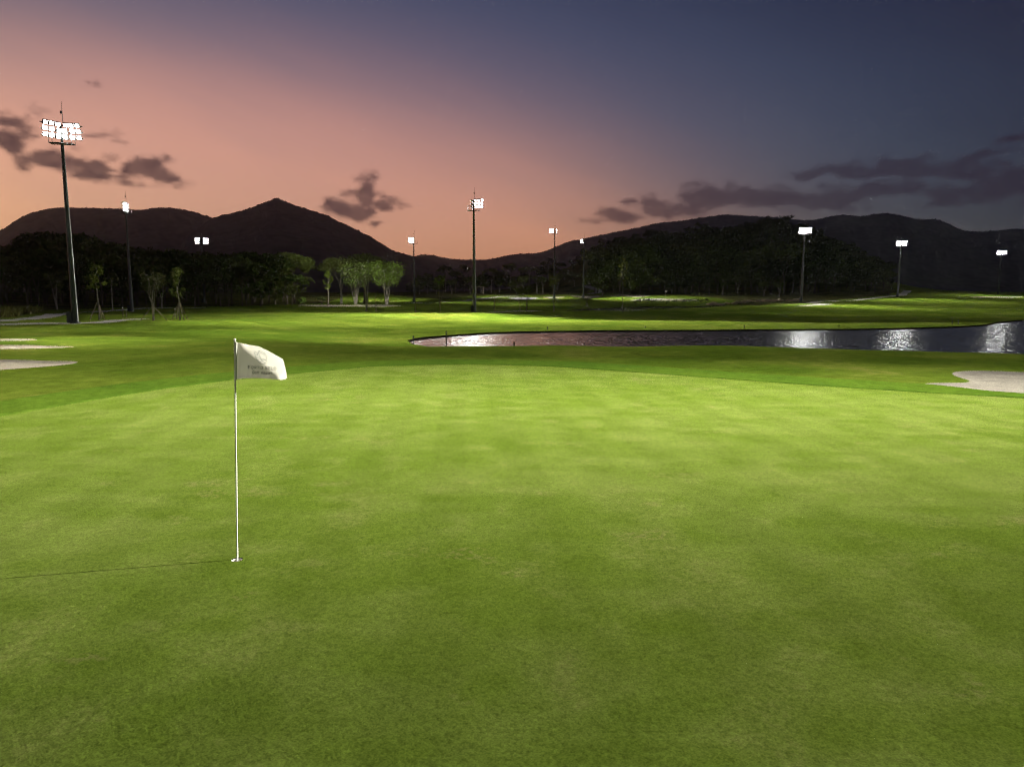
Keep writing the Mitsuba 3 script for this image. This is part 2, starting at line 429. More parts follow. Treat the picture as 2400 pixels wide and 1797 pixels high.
paths = {k: LineString([hit(*p)[:2] for p in px]).buffer(w / 2, join_style=1) for k, (px, w) in PATH_PX.items()}
pond_far = [(976, 797.5), (1000, 794), (1040, 790.5), (1085, 787), (1150, 783), (1210, 780.5), (1300, 779), (1400, 777.8), (1540, 777), (1700, 776), (1850, 775), (2000, 774), (2100, 772), (2170, 770.5), (2250, 768), (2312, 763.5), (2345, 757), (2400, 752), (2480, 748)]
pq = [plane(u, v, WATER)[:2] for u, v in pond_far]
pond = Polygon(pq + [(110, 92), (112, 60), (100, 45), (80, 39), (66, 37.5), (52, 39.5), (38, 43), (24, 45.5), (10, 46.5), (0, 46.5), (-4, 49), (-7.5, 55), (-8.6, 60)]).buffer(.6).buffer(-.6)
pond2_px = [(1300, 727, 150), (1345, 722.5, 172), (1390, 720.5, 188), (1450, 718.8, 212), (1520, 717.6, 232), (1600, 716.2, 240), (1680, 714.2, 240), (1740, 713, 236)]
q2 = [at(*p)[:2] for p in pond2_px]
pond2 = Polygon(q2 + [at(1760, 716, 195)[:2], at(1660, 719, 178)[:2], at(1560, 724, 166)[:2], at(1440, 726, 160)[:2], at(1345, 727, 152)[:2]]).buffer(1.5).buffer(-1.5)


def signed(poly, x, y, near):
    """distance to the polygon's edge, positive inside, computed only within reach"""
    out = np.full(len(x), -1e3)
    x0, y0, x1, y1 = poly.bounds
    m = (x > x0 - near) & (x < x1 + near) & (y > y0 - near) & (y < y1 + near)
    p = shapely.points(x[m], y[m])
    d = shapely.distance(poly.exterior, p)
    out[m] = np.where(shapely.contains_xy(poly, x[m], y[m]), d, -d)
    return out


def surface(x, y):
    z = ground(x, y)
    s = signed(green_poly, x, y, 2.5)
    z = z + .020 * np.clip(-s / .06, 0, 1) * np.clip((s + 2.4) / .4, 0, 1)
    for poly, w, bank in ((pond, WATER, 9.0), (pond2, WATER2, 8.0)):
        s = signed(poly, x, y, 30)
        t = np.clip(-s / bank, 0, 1)
        lip = w + .16
        near = lip + (np.maximum(z, lip) - lip) * (t * t * (3 - 2 * t))
        zo = np.where((s <= -.25) & (s > -bank), near, z)
        zo = np.where(s > -.25, w + .16 - .16 * np.clip((s + .25) / .25, 0, 1), zo)
        z = np.where(s > 0, np.minimum(w - .05 - .25 * np.clip(s, 0, 4), z), zo)
    for k, poly in bunkers.items():
        far = np.hypot(*poly.centroid.coords[0]) > 100
        s = signed(poly, x, y, 2)
        deep = .05 if far else .11
        y0, y1 = poly.bounds[1], poly.bounds[3]
        z = z - np.where(s > 0, deep * np.clip((y - y0) / (y1 - y0), .03, 1) * (1 - np.exp(-np.maximum(s, 0) / (1.0 if far else .22))), 0)
    return z


# one triangulation of the ground, its pieces meeting along the outlines
A1 = np.radians(np.concatenate([np.arange(-44, 44.01, .36), np.arange(46, 315, 5.0)]))
R1 = np.concatenate([np.geomspace(1.0, 640, 330), np.geomspace(720, 7000, 14)])
aa, rr = np.meshgrid(A1, R1, indexing='ij')
P2 = np.stack([(rr * np.sin(aa)).ravel(), (rr * np.cos(aa)).ravel()], -1)
P2 += rng.normal(size=P2.shape) * (np.hypot(*P2.T) * .0006)[:, None]


def ring(poly, off=0.0, k=.006):
    g = poly.buffer(off) if off else poly
    out = []
    for h in getattr(g, 'geoms', [g]):
        c = np.array(h.exterior.coords)
        for a, b in zip(c[:-1], c[1:]):
            n = max(1, int(np.ceil(np.linalg.norm(b - a) / max(.10, k * min(np.hypot(*a), 60) + .001 * np.hypot(*a)))))
            out.append(a + (b - a) * (np.arange(n) / n)[:, None])
    return np.vstack(out)


lines = [ring(green_poly), ring(green_poly, .06), ring(fringe_poly), ring(green_poly, 2.4)]
for k, poly in bunkers.items():
    far = np.hypot(*poly.centroid.coords[0]) > 100
    lines.append(ring(poly))
    for o in ((-.9, -2.2) if far else (-.15, -.35, -.7, -1.2)):
        if not poly.buffer(o).is_empty:
            lines.append(ring(poly, o))
for poly in paths.values():
    lines.append(ring(poly))
for poly in (pond, pond2):
    lines += [ring(poly), ring(poly, .25), ring(poly, .8), ring(poly, -1.5)]
cup_rings = [CUP[:2] + r * np.stack([np.cos(t), np.sin(t)], -1) for r, n in ((.054, 32), (.075, 32), (.12, 24), (.2, 20), (.4, 16)) for t in [np.arange(n) * 2 * np.pi / n]]
hard = np.vstack(lines)
from scipy.spatial import cKDTree
dist = cKDTree(hard).query(P2)[0]
P2 = P2[dist > np.maximum(.05, .0022 * np.hypot(*P2.T))]
P2 = P2[np.linalg.norm(P2 - CUP[:2], axis=1) > .45]
hard = hard[np.linalg.norm(hard - CUP[:2], axis=1) > .45]
PTS = np.vstack([P2, hard] + cup_rings)
PTS = PTS[np.unique(PTS.round(4), axis=0, return_index=True)[1]]
TRI = Delaunay(PTS).simplices
a, b, c = PTS[TRI[:, 0]], PTS[TRI[:, 1]], PTS[TRI[:, 2]]
flip = (b[:, 0] - a[:, 0]) * (c[:, 1] - a[:, 1]) - (b[:, 1] - a[:, 1]) * (c[:, 0] - a[:, 0]) < 0
TRI[flip] = TRI[flip][:, ::-1]
CEN = (a + b + c) / 3
ZS = surface(PTS[:, 0], PTS[:, 1])
VERT = np.column_stack([PTS, ZS])
owner = np.full(len(TRI), 'fairway', object)


def claim(name, poly):
    owner[shapely.contains_xy(poly, CEN[:, 0], CEN[:, 1])] = name


FLOOR = [Polygon([hit(u, v)[:2] for u, v in [(-420, 728), (-50, 727), (109, 726), (230, 722.5), (308, 720.5), (420, 718.5), (560, 717), (700, 714.5), (745, 712)]] + [(-75, 330), (-110, 520), (-420, 420)]).buffer(0),
         Polygon([hit(u, v)[:2] for u, v in [(960, 697), (1040, 700), (1090, 696), (1140, 691), (1240, 690.5), (1340, 689.5), (1384, 688.9), (1384, 676)]] + [(80, 560), (-140, 560), (-60, 340)]).buffer(0),
         Polygon([hit(u, v)[:2] for u, v in [(1404, 687.5), (1480, 690), (1580, 691.5), (1640, 694), (1690, 699), (1720, 705), (1760, 710.5), (1850, 713), (1890, 711), (1930, 704), (2000, 701), (2080, 692), (2110, 685)]] + [(190, 360), (230, 520), (60, 560), (42, 420)]).buffer(0)]
for f in FLOOR:
    claim('rough', f)
claim('fringe', fringe_poly)
claim('green', green_poly)
for k, poly in paths.items():
    claim('path_' + k, poly)
for k, poly in bunkers.items():
    claim('sand_' + k, poly)
claim('bed', pond.buffer(.25))
claim('bed2', pond2.buffer(.25))
owner[np.linalg.norm(CEN - CUP[:2], axis=1) < .0535] = 'hole'


def piece(name):
    f = TRI[owner == name]
    ids, inv = np.unique(f, return_inverse=True)
    return VERT[ids], inv.reshape(-1, 3)


structure('fairway', piece('fairway'), 'turf_mat', 'rolling mown fairway grass all round the putting green', True)
structure('rough_ground', piece('rough'), 'rough_mat', 'dark unmown ground under the trees at the edges of the course', True)
structure('green_fringe', piece('fringe'), 'fringe_mat', 'darker band of longer grass round the putting green', True)
structure('putting_green', piece('green'), 'green_mat', 'closely mown pale green putting surface with the flagstick', True)
for k, t in dict(left_near='pale cart path strip crossing just in front of the leftmost tall mast', left_far='grey cart path curving away behind the leftmost tall mast', middle='thin cart path climbing behind the middle mast',
                 crest='thin cart path along the crest right of the middle mast', right_loop='pale cart path looping and climbing the hill on the right', forest='curved cart path entering the dark trees').items():
    structure('cart_path', piece('path_' + k), 'path_mat', t, True)
for k, t in dict(near_left='pale sand bunker at the left edge, nearest of the three tongues', mid_left='pale sand bunker at the left edge, middle of the three tongues', far_left='pale sand bunker at the left edge, farthest of the three tongues',
                 right='large grey sand bunker beyond the green at the right edge', tree_sand='long thin strip of white sand in front of the lit pale trunked trees', far_a='small far sand bunker, first right of the middle mast',
                 far_b='small far sand bunker, second right of the middle mast', far_c='small far sand bunker in front of the curved forest path', far_d='far sand bunker behind the far golf green',
                 green_front='far sand bunker in front of the far golf green above the rocks', far_right='faint thin far strip of sand at the right edge').items():
    structure('sand_bunker', piece('sand_' + k), 'grey_sand_mat' if k == 'right' else 'sand_mat', t, True)
structure('pond_bed', piece('bed'), 'soil_mat', 'dark steep earth bank and bed of the pond', True)
structure('pond_bed', piece('bed2'), 'soil_mat', 'dark earth bank and bed of the far narrow pond', True)


def sheet(poly, z):
    v, f = trimesh.creation.triangulate_polygon(poly, engine='earcut')
    a, b, c = v[f[:, 0]], v[f[:, 1]], v[f[:, 2]]
    w = (b[:, 0] - a[:, 0]) * (c[:, 1] - a[:, 1]) - (b[:, 1] - a[:, 1]) * (c[:, 0] - a[:, 0]) < 0
    f = f.copy(); f[w] = f[w][:, ::-1]
    return np.column_stack([v, np.full(len(v), z)]), f


def ripples(poly, z, dx, dy, x0, x1, y0, y1, seed):
    """the water as a grid of small tilted facets inside the outline"""
    gx, gy = np.meshgrid(np.arange(x0, x1, dx), np.arange(y0, y1, dy), indexing='ij')
    r = np.random.default_rng(seed)
    px = gx + r.uniform(-.3, .3, gx.shape) * dx; py = gy + r.uniform(-.3, .3, gx.shape) * dy
    h = .015 * (meshkit.fbm(np.stack([px / 1.3, py / 1.1, px * 0], -1), 3, seed) - .5) + r.normal(size=gx.shape) * .0080
    V = np.stack([px, py, z + h], -1).reshape(-1, 3)
    ny = gx.shape[1]
    i, j = np.meshgrid(np.arange(gx.shape[0] - 1), np.arange(ny - 1), indexing='ij')
    k = (i * ny + j).ravel()
    k = k[shapely.contains_xy(poly, gx[:-1, :-1].ravel() + dx / 2, gy[:-1, :-1].ravel() + dy / 2)]
    return V, np.concatenate([np.stack([k, k + ny, k + ny + 1], -1), np.stack([k, k + ny + 1, k + 1], -1)])


structure('water', ripples(pond.buffer(.25), WATER, .13, .34, -10, 114, 37, 118, 3), 'water_mat', 'rippled dark pond water mirroring the floodlights and dusk sky')
structure('water', sheet(pond2.buffer(.12), WATER2), 'water_mat', 'narrow dull grey pond far behind the crest')


def gz(x, y):
    return float(surface(np.array([x], float), np.array([y], float))[0])


# ------------------------------------------------------------------ mountains
def ridge(name, label, prof, Y, foot_v, depth, seed, tree=7.0):
    u = np.array([p[0] for p in prof], float); v = np.array([p[1] for p in prof], float)
    n = 900
    uu = np.linspace(u[0], u[-1], n)
    vv = np.interp(uu, u, v)
    from scipy.ndimage import gaussian_filter1d
    vv = gaussian_filter1d(vv, 5, mode='nearest')
    top = at(uu, vv, np.full(n, Y))
    rows = 70
    t = np.linspace(0, 1, rows)
    hz = np.maximum(top[:, 2] - 2, 5)
    yy = Y - depth * t[None] + np.zeros((n, 1))
    x = top[:, 0][:, None] * yy / Y
    slope = np.sin(np.pi / 2 * (1 - t)) ** 1.15
    z = hz[:, None] * slope[None]
    q = np.stack([x / 260, yy / 260, x * 0], -1)
    spur = meshkit.fbm(q, 4, seed) - .5
    z = z * (1 + .0 * spur) + np.minimum(spur, .12) * hz[:, None] * .5 * (np.sin(np.pi * t) ** 1.6)[None]
    z = np.minimum(z, EYE[2] + (z[:, :1] - EYE[2]) * yy / Y * (1 - .02 * t)[None] + 0 * z)
    crown = meshkit.fbm(np.stack([x / 11, yy / 11, x * 0], -1), 3, seed + 3) + .5 * np.maximum(meshkit.noise(np.stack([x / 7, yy / 7, x * 0], -1), seed + 8) - .75, 0) * 4
    z = z + tree * (crown - .55) * np.clip(3 - 3 * t, 0, 1)[None]
    # far side, so that it is a hill and not a card
    back = np.stack([top[:, 0], np.full(n, Y + depth * .8), np.full(n, -3.0)], -1)
    V = np.concatenate([back[:, None], np.stack([x, yy, z], -1)], 1)
    V[:, -1, 2] = -3.0
    m = rows + 1
    i, j = np.meshgrid(np.arange(n - 1), np.arange(m - 1), indexing='ij')
    k = (i * m + j).ravel()
    f = np.concatenate([np.stack([k, k + 1, k + m + 1], -1), np.stack([k, k + m + 1, k + m], -1)])
    return structure(name, (V.reshape(-1, 3), f), 'hill_mat', label, True)


ridge('mountain', 'long low wooded ridge at the left behind the tallest mast', [(-1500, 640), (-1100, 590), (-700, 560), (-420, 600), (-250, 575), (-120, 590), (0, 542), (36, 515), (72, 497), (134, 485.5), (217, 487), (308, 490), (333, 493), (362, 486), (402, 486), (453, 495), (500, 510.5), (560, 535), (640, 580), (720, 640), (760, 680)], 2300, 690, 800, 1)
ridge('mountain', 'dark pointed wooded peak left of the middle', [(395, 690), (430, 560), (495, 511), (530, 502), (571, 492), (598, 483), (625, 471), (648.5, 465), (661, 468), (693, 481), (734, 493.6), (761, 502), (802, 522), (842, 541), (897, 571), (920, 587), (972, 601), (1007, 609), (1047, 618), (1110, 640), (1180, 680)], 1900, 690, 750, 2)
ridge('mountain', 'long wooded ridge rising to the right under the dark clouds', [(800, 690), (900, 630), (977, 598), (993, 595), (1020, 599), (1047, 606), (1102, 609), (1152, 607.5), (1190, 598), (1217, 594), (1255, 595), (1285, 587), (1333, 564), (1353, 563), (1407, 550.5), (1461, 540), (1488, 535.6), (1536, 523), (1590, 518), (1671, 506), (1698, 502), (1753, 506), (1834, 510), (1861, 515), (1902, 516.6), (1970, 502), (1995, 504)
      , (2017, 509), (2068, 498), (2101, 502), (2151, 515), (2195, 511.6), (2224, 525), (2260, 542), (2307, 543), (2365, 537), (2400, 537), (2600, 545), (2800, 600), (3000, 680)], 3000, 690, 1000, 3, 10.0)

# ------------------------------------------------------------------ trees
GREENS = np.array([(.050, .075, .016), (.062, .085, .020), (.040, .062, .014), (.075, .090, .022)])


def leaves(centres, spread, n, size, r, flat=.7):
    """n leaf-sized diamonds round each centre"""
    c = np.repeat(np.asarray(centres, float), n, axis=0)
    d = r.normal(size=(len(c), 3))
    d /= np.linalg.norm(d, axis=1, keepdims=True)
    rad = np.repeat(np.broadcast_to(spread, (len(centres),)), n) * r.uniform(.35, 1, len(c)) ** .6
    p = c + d * rad[:, None] * [1, 1, flat]
    a = r.normal(size=(len(c), 3)); a /= np.linalg.norm(a, axis=1, keepdims=True)
    b = np.cross(a, d + .6 * r.normal(size=d.shape)); b /= np.linalg.norm(b, axis=1, keepdims=True) + 1e-9
    s = (size * r.uniform(.6, 1.3, len(c)))[:, None]
    v = np.stack([p - a * s * .5, p + b * s * .3, p + a * s * .5, p - b * s * .3], 1).reshape(-1, 3)
    i = np.arange(len(c))[:, None] * 4
    f = np.concatenate([i + [0, 1, 2], i + [0, 2, 3]], 0)
    return v, f, len(c)


def tree_parts(seed, H, R, form, trunk_h, stems, clumps, per, leaf, trunk_r, lean=0.0, bare=0.0, tint=None, twig=True):
    """(wood mesh, leaf mesh, leaf colours) of a tree standing at the origin"""
    r = np.random.default_rng(seed)
    t = r.uniform(size=clumps)
    ang = r.uniform(0, 2 * np.pi, clumps)
    if form == 'round':
        d = r.normal(size=(clumps, 3)); d /= np.linalg.norm(d, axis=1, keepdims=True)
        q = d * (r.uniform(.25, 1, clumps) ** .5)[:, None]
        hh = (H - trunk_h) / 2
        C = np.stack([q[:, 0] * R, q[:, 1] * R, trunk_h + hh + q[:, 2] * hh], -1)
    elif form == 'umbrella':
        rad = np.sqrt(t) * R
        C = np.stack([rad * np.cos(ang), rad * np.sin(ang), H - (rad / R) ** 2 * .16 * H - r.uniform(0, .12, clumps) * H], -1)
    elif form == 'vase':
        h = r.uniform(.35, 1, clumps) ** .8
        rad = R * h ** .9 * np.sqrt(r.uniform(.1, 1, clumps))
        C = np.stack([rad * np.cos(ang), rad * np.sin(ang), trunk_h + (H - trunk_h) * h * (1 - .18 * (rad / R) ** 2)], -1)
    else:
        h = r.uniform(0, 1, clumps)
        rad = R * np.sin(np.pi * (.12 + .8 * h)) * np.sqrt(r.uniform(.05, 1, clumps))
        C = np.stack([rad * np.cos(ang), rad * np.sin(ang), trunk_h + (H - trunk_h) * h], -1)
    C[:, 0] += lean * C[:, 2]
    wood = []
    tips = []
    for s in range(stems):
        a = 2 * np.pi * (s + r.uniform(-.3, .3)) / stems
        out = .55 * R * (0 if stems == 1 else 1) * r.uniform(.6, 1.1)
        z0 = 0 if stems > 1 and form == 'vase' else trunk_h * .9
        topz = trunk_h + (H - trunk_h) * r.uniform(.6, .85)
        p = np.array([[0.10 * trunk_r * np.cos(a) * stems, .1 * trunk_r * np.sin(a) * stems, z0], [.22 * out * np.cos(a), .22 * out * np.sin(a), z0 + (topz - z0) * .4], [.6 * out * np.cos(a + .3), .6 * out * np.sin(a + .3), z0 + (topz - z0) * .72], [out * np.cos(a + .2), out * np.sin(a + .2), topz]])
        p[:, :2] += r.normal(size=(4, 2)) * .015 * H * np.array([[0], [1], [1], [1]])
        p[:, 0] += lean * p[:, 2]
        k = 1 if z0 == 0 else .75
        wood.append(tube(p, np.array([1, .72, .45, .16]) * trunk_r * k / max(1, stems) ** .42, 6))
        tips += [p[1], p[2], p[3], (p[1] + p[2]) / 2]
    if not (stems > 1 and form == 'vase'):
        n = 5
        z = np.linspace(-.15, trunk_h, n)
        wob = np.cumsum(r.normal(size=(n, 2)), axis=0) * .012 * H * .4
        wob -= np.linspace(0, 1, n)[:, None] * wob[-1]
        p = np.stack([lean * z + wob[:, 0], wob[:, 1], z], -1)
        wood.append(tube(p, trunk_r * np.array([1.25, 1, .9, .84, .78]), 7))
    tips = np.array(tips)
    if twig:
        for c in C:
            cand = tips[tips[:, 2] < c[2] + .1 * H]
            cand = tips if not len(cand) else cand
            j = cand[np.argmin(np.linalg.norm((cand - c) * [1, 1, .6], axis=1))]
            mid = (j + c) / 2 + r.normal(size=3) * .02 * H
            wood.append(tube(np.array([j, mid, c]), np.array([.16, .10, .04]) * trunk_r * 1.1, 4, False))
    live = C[r.uniform(size=clumps) >= bare]
    if not len(live):
        live = C[:1]
    cr = R * r.uniform(.16, .34, len(live)) * (1.25 if form == 'umbrella' else 1)
    v, f, n = leaves(live, cr, per, leaf, r, .5 if form == 'umbrella' else .8)
    g = GREENS[r.integers(len(GREENS))] if tint is None else np.asarray(tint)
    col = np.repeat(np.clip(np.repeat(g[None], len(live), 0) * r.uniform(.75, 1.3, (len(live), 1)), 0, 1), per, axis=0) * r.uniform(.7, 1.35, (n, 1))
    return join(wood), (v, f), np.repeat(col, 4, axis=0)


def place_tree(label, u, v, Y, top_v, width_px, seed, form='round', trunk=.35, stems=1, clumps=26, per=40, leaf=.4, trunk_r=.16, lean=0., bare=0., tint=None, bark='dark_bark_mat', name='tree', group=None, cat='tree'):
    p = at(u, v, Y)
    z = gz(p[0], p[1])
    H = at(u, top_v, Y)[2] - z
    R = width_px / FOCAL * Y / 2
    w, lv, col = tree_parts(seed, H, R, form, trunk * H, stems, clumps, per, leaf, trunk_r, lean, bare, tint)
    o = np.array([p[0], p[1], z - .03])
    k = thing(name, label, cat, group)
    part(k, 'trunk', (w[0] + o, w[1]), bark, True)
    part(k, 'crown', (lv[0] + o, lv[1]), 'leaf_mat', False, color=col)
    return k, o, H


def stake_rods(o, n, reach, height, seed):
    r = np.random.default_rng(seed)
    a0 = r.uniform(0, 6.28)
    return [tube([o + [reach * math.cos(a0 + i * 2 * math.pi / n), reach * math.sin(a0 + i * 2 * math.pi / n), -.05], o + [.06 * math.cos(a0 + i * 2 * math.pi / n), .06 * math.sin(a0 + i * 2 * math.pi / n), height]], .045, 6) for i in range(n)]


def propped(label, *args, n=3, reach=1.0, height=2.2, **kw):
    k, o, H = place_tree(label, *args, name='young_tree', **kw)
    for s in stake_rods(o, n, reach, height, args[5]):
        part(k, 'stake', s, 'timber_mat')
    return k


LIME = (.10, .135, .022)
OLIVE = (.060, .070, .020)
propped('propped young tree with flat leafy sprays, just right of the leftmost mast', 232, 749.5, 85, 620, 52, 101, form='column', trunk=.56, clumps=15, per=34, leaf=.34, trunk_r=.075, tint=(.085, .10, .022), bark='pale_bark_mat')
propped('propped sparse vase shaped young tree with several thin stems', 360, 749, 85, 626, 62, 103, form='vase', trunk=.12, stems=4, clumps=46, per=9, leaf=.22, trunk_r=.10, bare=.1, tint=(.040, .040, .016), bark='pale_bark_mat', n=4, reach=1.5, height=1.7)
propped('propped young tree with a forked trunk and tall open leafy crown', 422, 747, 87, 625, 46, 105, form='column', trunk=.42, stems=2, clumps=22, per=26, leaf=.27, trunk_r=.085, tint=(.070, .082, .022), bark='pale_bark_mat', n=4)
place_tree('dim thin tree just behind the flat leafy young tree', 264.5, 722, 150, 640, 34, 107, form='round', trunk=.62, clumps=10, per=24, leaf=.4, trunk_r=.11, tint=OLIVE, bark='pale_bark_mat')
place_tree('dim thin trunked tree just behind the vase shaped young tree', 379.5, 720, 165, 640, 40, 108, form='vase', trunk=.3, stems=2, clumps=18, per=14, leaf=.4, trunk_r=.11, tint=OLIVE, bark='pale_bark_mat')
place_tree('dim twin trunked tree left of the leftmost mast', 134, 723, 160, 630, 56, 109, form='vase', trunk=.1, stems=2, clumps=20, per=16, leaf=.45, trunk_r=.2, tint=OLIVE, bark='pale_bark_mat')

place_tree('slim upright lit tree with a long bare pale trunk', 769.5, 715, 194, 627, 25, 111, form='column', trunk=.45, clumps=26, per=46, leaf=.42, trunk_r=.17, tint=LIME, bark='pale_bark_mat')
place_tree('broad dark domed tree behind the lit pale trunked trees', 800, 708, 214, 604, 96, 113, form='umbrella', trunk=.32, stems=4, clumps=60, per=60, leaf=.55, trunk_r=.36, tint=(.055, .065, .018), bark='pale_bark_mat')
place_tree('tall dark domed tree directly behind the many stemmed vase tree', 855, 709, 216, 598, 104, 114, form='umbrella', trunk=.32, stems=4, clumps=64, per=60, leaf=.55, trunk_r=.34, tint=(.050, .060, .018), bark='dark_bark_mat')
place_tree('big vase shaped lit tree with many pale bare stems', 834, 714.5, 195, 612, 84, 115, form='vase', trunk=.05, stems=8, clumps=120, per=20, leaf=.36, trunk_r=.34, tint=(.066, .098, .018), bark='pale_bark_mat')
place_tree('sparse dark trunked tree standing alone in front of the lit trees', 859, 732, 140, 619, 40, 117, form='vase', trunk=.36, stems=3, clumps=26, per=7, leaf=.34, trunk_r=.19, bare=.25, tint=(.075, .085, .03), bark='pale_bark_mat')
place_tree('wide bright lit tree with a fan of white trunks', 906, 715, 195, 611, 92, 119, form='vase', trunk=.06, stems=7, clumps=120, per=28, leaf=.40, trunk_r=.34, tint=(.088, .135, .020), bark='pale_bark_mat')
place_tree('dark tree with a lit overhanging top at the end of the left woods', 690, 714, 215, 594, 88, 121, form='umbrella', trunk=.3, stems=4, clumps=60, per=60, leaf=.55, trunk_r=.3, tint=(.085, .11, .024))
place_tree('small lit bush at the foot of the left woods', 708, 714, 200, 696, 22, 123, form='round', trunk=.1, stems=3, clumps=16, per=30, leaf=.35, trunk_r=.08, tint=(.07, .11, .02), name='bush', cat='bush')
place_tree('low dark branching shrub beside the slim upright tree', 754, 713.5, 200, 694, 32, 124, form='vase', trunk=.05, stems=5, clumps=34, per=8, leaf=.3, trunk_r=.14, tint=(.03, .04, .012), name='bush', cat='bush')

for i, (u, v, tv, w, lab) in enumerate([(881.5, 731, 678, 12, 'thin dark sapling right of the lone dark trunked tree'), (974, 731, 702, 5, 'bare thin sapling in front of the mast left of the middle'), (1031.7, 731, 640, 32, 'thin open sapling left of the middle mast'),
                                        (1159, 729, 676, 10, 'slender sapling first right of the middle mast'), (1219, 726, 672, 26, 'slender sapling second right of the middle mast'), (1234, 725.5, 668, 30, 'slender sapling third right of the middle mast'),
                                        (1298, 725.5, 640, 36, 'leafy young tree with lit crown in front of a far bunker'), (1459, 726, 607, 34, 'tall narrow young tree with pale trunk by the far pond')]):
    place_tree(lab, u, v, 140, tv, w, 140 + i, form='vase' if i != 7 else 'column', trunk=.5, stems=1 if w < 20 else 3, clumps=8 if w < 15 else 20, per=10 if w < 15 else 26, leaf=.25 if w < 15 else .32, trunk_r=.085, bare=.8 if w < 15 else 0,
               tint=(.06, .075, .018) if i < 6 else (.10, .11, .022), bark='timber_mat' if i < 6 else 'pale_bark_mat', name='sapling')
propped('leafless sapling held by a wooden tripod by the far pond', 1375.6, 726, 140, 690, 12, 151, form='vase', trunk=.6, stems=2, clumps=8, per=4, leaf=.2, trunk_r=.07, tint=(.04, .05, .015), n=3, reach=1.3, height=1.5)

# the row of trees behind the far fairway, lit from below, left to right
ROW = [(985, 648, 44, 'r', 330), (1004, 640, 30, 'v', 345), (1024, 655, 34, 'r', 335), (1045, 622, 36, 'u', 372), (1069, 634, 36, 'u', 360), (1060, 655, 30, 'v', 330), (1090, 620, 34, 'u', 385), (1103, 648, 40, 'v', 340),
       (1128, 640, 44, 'r', 350), (1152, 628, 42, 'u', 360), (1172, 634, 44, 'r', 356), (1196, 616, 40, 'u', 372), (1210, 655, 36, 'r', 345), (1226, 646, 34, 'v', 340), (1240, 622, 48, 'u', 372), (1258, 648, 26, 'v', 345), (1272, 648, 24, 'v', 342),
       (1284, 606, 40, 'r', 385), (1306, 640, 36, 'v', 352), (1322, 630, 34, 'r', 370), (1345, 640, 38, 'v', 355), (1362, 610, 34, 'r', 390), (1382, 647, 40, 'v', 352), (1432, 629, 32, 'r', 350), (1436, 655, 20, 'v', 335), (1450, 645, 28, 'r', 345),
       (1489, 646, 22, 'c', 338), (1571, 648, 30, 'v', 322), (1603, 662, 22, 'v', 320), (1658, 648, 26, 'c', 312), (1690, 645, 20, 'c', 308), (1725, 648, 26, 'v', 304), (1786, 660, 30, 'v', 298), (1822, 662, 26, 'v', 292)]
ORD = 'first second third fourth fifth sixth seventh eighth ninth tenth eleventh twelfth thirteenth fourteenth fifteenth sixteenth seventeenth eighteenth nineteenth twentieth twenty-first twenty-second twenty-third twenty-fourth twenty-fifth twenty-sixth twenty-seventh twenty-eighth twenty-ninth thirtieth thirty-first thirty-second thirty-third thirty-fourth'.split()
KIND = dict(r=('round', 'rounded dim tree'), v=('vase', 'thin stemmed dim tree'), u=('umbrella', 'flat topped lit tree'), c=('column', 'slim young tree'))
for i, (u, tv, w, f, Y) in enumerate(sorted(ROW)):
    x = (u - 1200) / FOCAL * Y
    z = gz(x, Y)
    H = at(u, tv, Y)[2] - z
    form, say = KIND[f]
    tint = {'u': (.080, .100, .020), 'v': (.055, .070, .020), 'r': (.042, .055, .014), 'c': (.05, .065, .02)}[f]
    wd, lv, col = tree_parts(300 + i, H, w / FOCAL * Y / 2, form, {'u': .62, 'v': .5, 'r': .28, 'c': .45}[f] * H, {'u': 3, 'v': 3, 'r': 1, 'c': 1}[f], {'u': 22, 'v': 24, 'r': 34, 'c': 16}[f], 34, .6, .2, 0, 0, tint)
    o = np.array([x, Y, z - .05])
    k = thing('tree', f'{say}, {ORD[i]} from the left in the tree row behind the far bunkers', 'tree', 'trees in the row behind the far bunkers')
    part(k, 'trunk', (wd[0] + o, wd[1]), 'pale_bark_mat', True)
    part(k, 'crown', (lv[0] + o, lv[1]), 'leaf_mat', False, color=col)
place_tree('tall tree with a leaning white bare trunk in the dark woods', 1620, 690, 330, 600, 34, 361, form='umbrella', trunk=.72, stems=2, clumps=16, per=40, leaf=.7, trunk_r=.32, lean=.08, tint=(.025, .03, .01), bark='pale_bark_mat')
place_tree('lone dim tree at the right end of the woods beside the climbing path', 2083, 690, 285, 636, 24, 363, form='column', trunk=.2, clumps=20, per=40, leaf=.5, trunk_r=.2, tint=(.05, .06, .02))


def forest(name, label, spots, leaf, per, clumps):
    wood, vv, ff, cc, n = [], [], [], [], 0
    protos = [tree_parts(700 + i, 1.0, .36 + .05 * (i % 3), ['round', 'umbrella', 'round', 'vase', 'round', 'umbrella'][i], [.15, .35, .1, .2, .2, .3][i], 3, clumps, per, leaf, .016, twig=False) for i in range(6)]
    r = np.random.default_rng(len(spots))
    for x, y, top in spots:
        z = float(ground(x, y))
        H = max(top - z, 4.0)
        w, lv, col = protos[r.integers(6)]
        a = r.uniform(0, 6.28)
        S = np.array([[math.cos(a), -math.sin(a), 0], [math.sin(a), math.cos(a), 0], [0, 0, 1]]) * H
        S[:2] *= r.uniform(.85, 1.2)
        o = np.array([x, y, z])
        wood.append((w[0] @ S.T + o, w[1]))
        vv.append(lv[0] @ S.T + o); ff.append(lv[1] + n); n += len(lv[0])
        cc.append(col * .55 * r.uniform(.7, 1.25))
    k = numbered(name)
    labels[k] = {'kind': 'stuff', 'label': label}
    part(k, 'trunk', join(wood), 'dark_bark_mat', True)
    part(k, 'foliage', (np.vstack(vv), np.vstack(ff)), 'leaf_mat', False, color=np.vstack(cc))


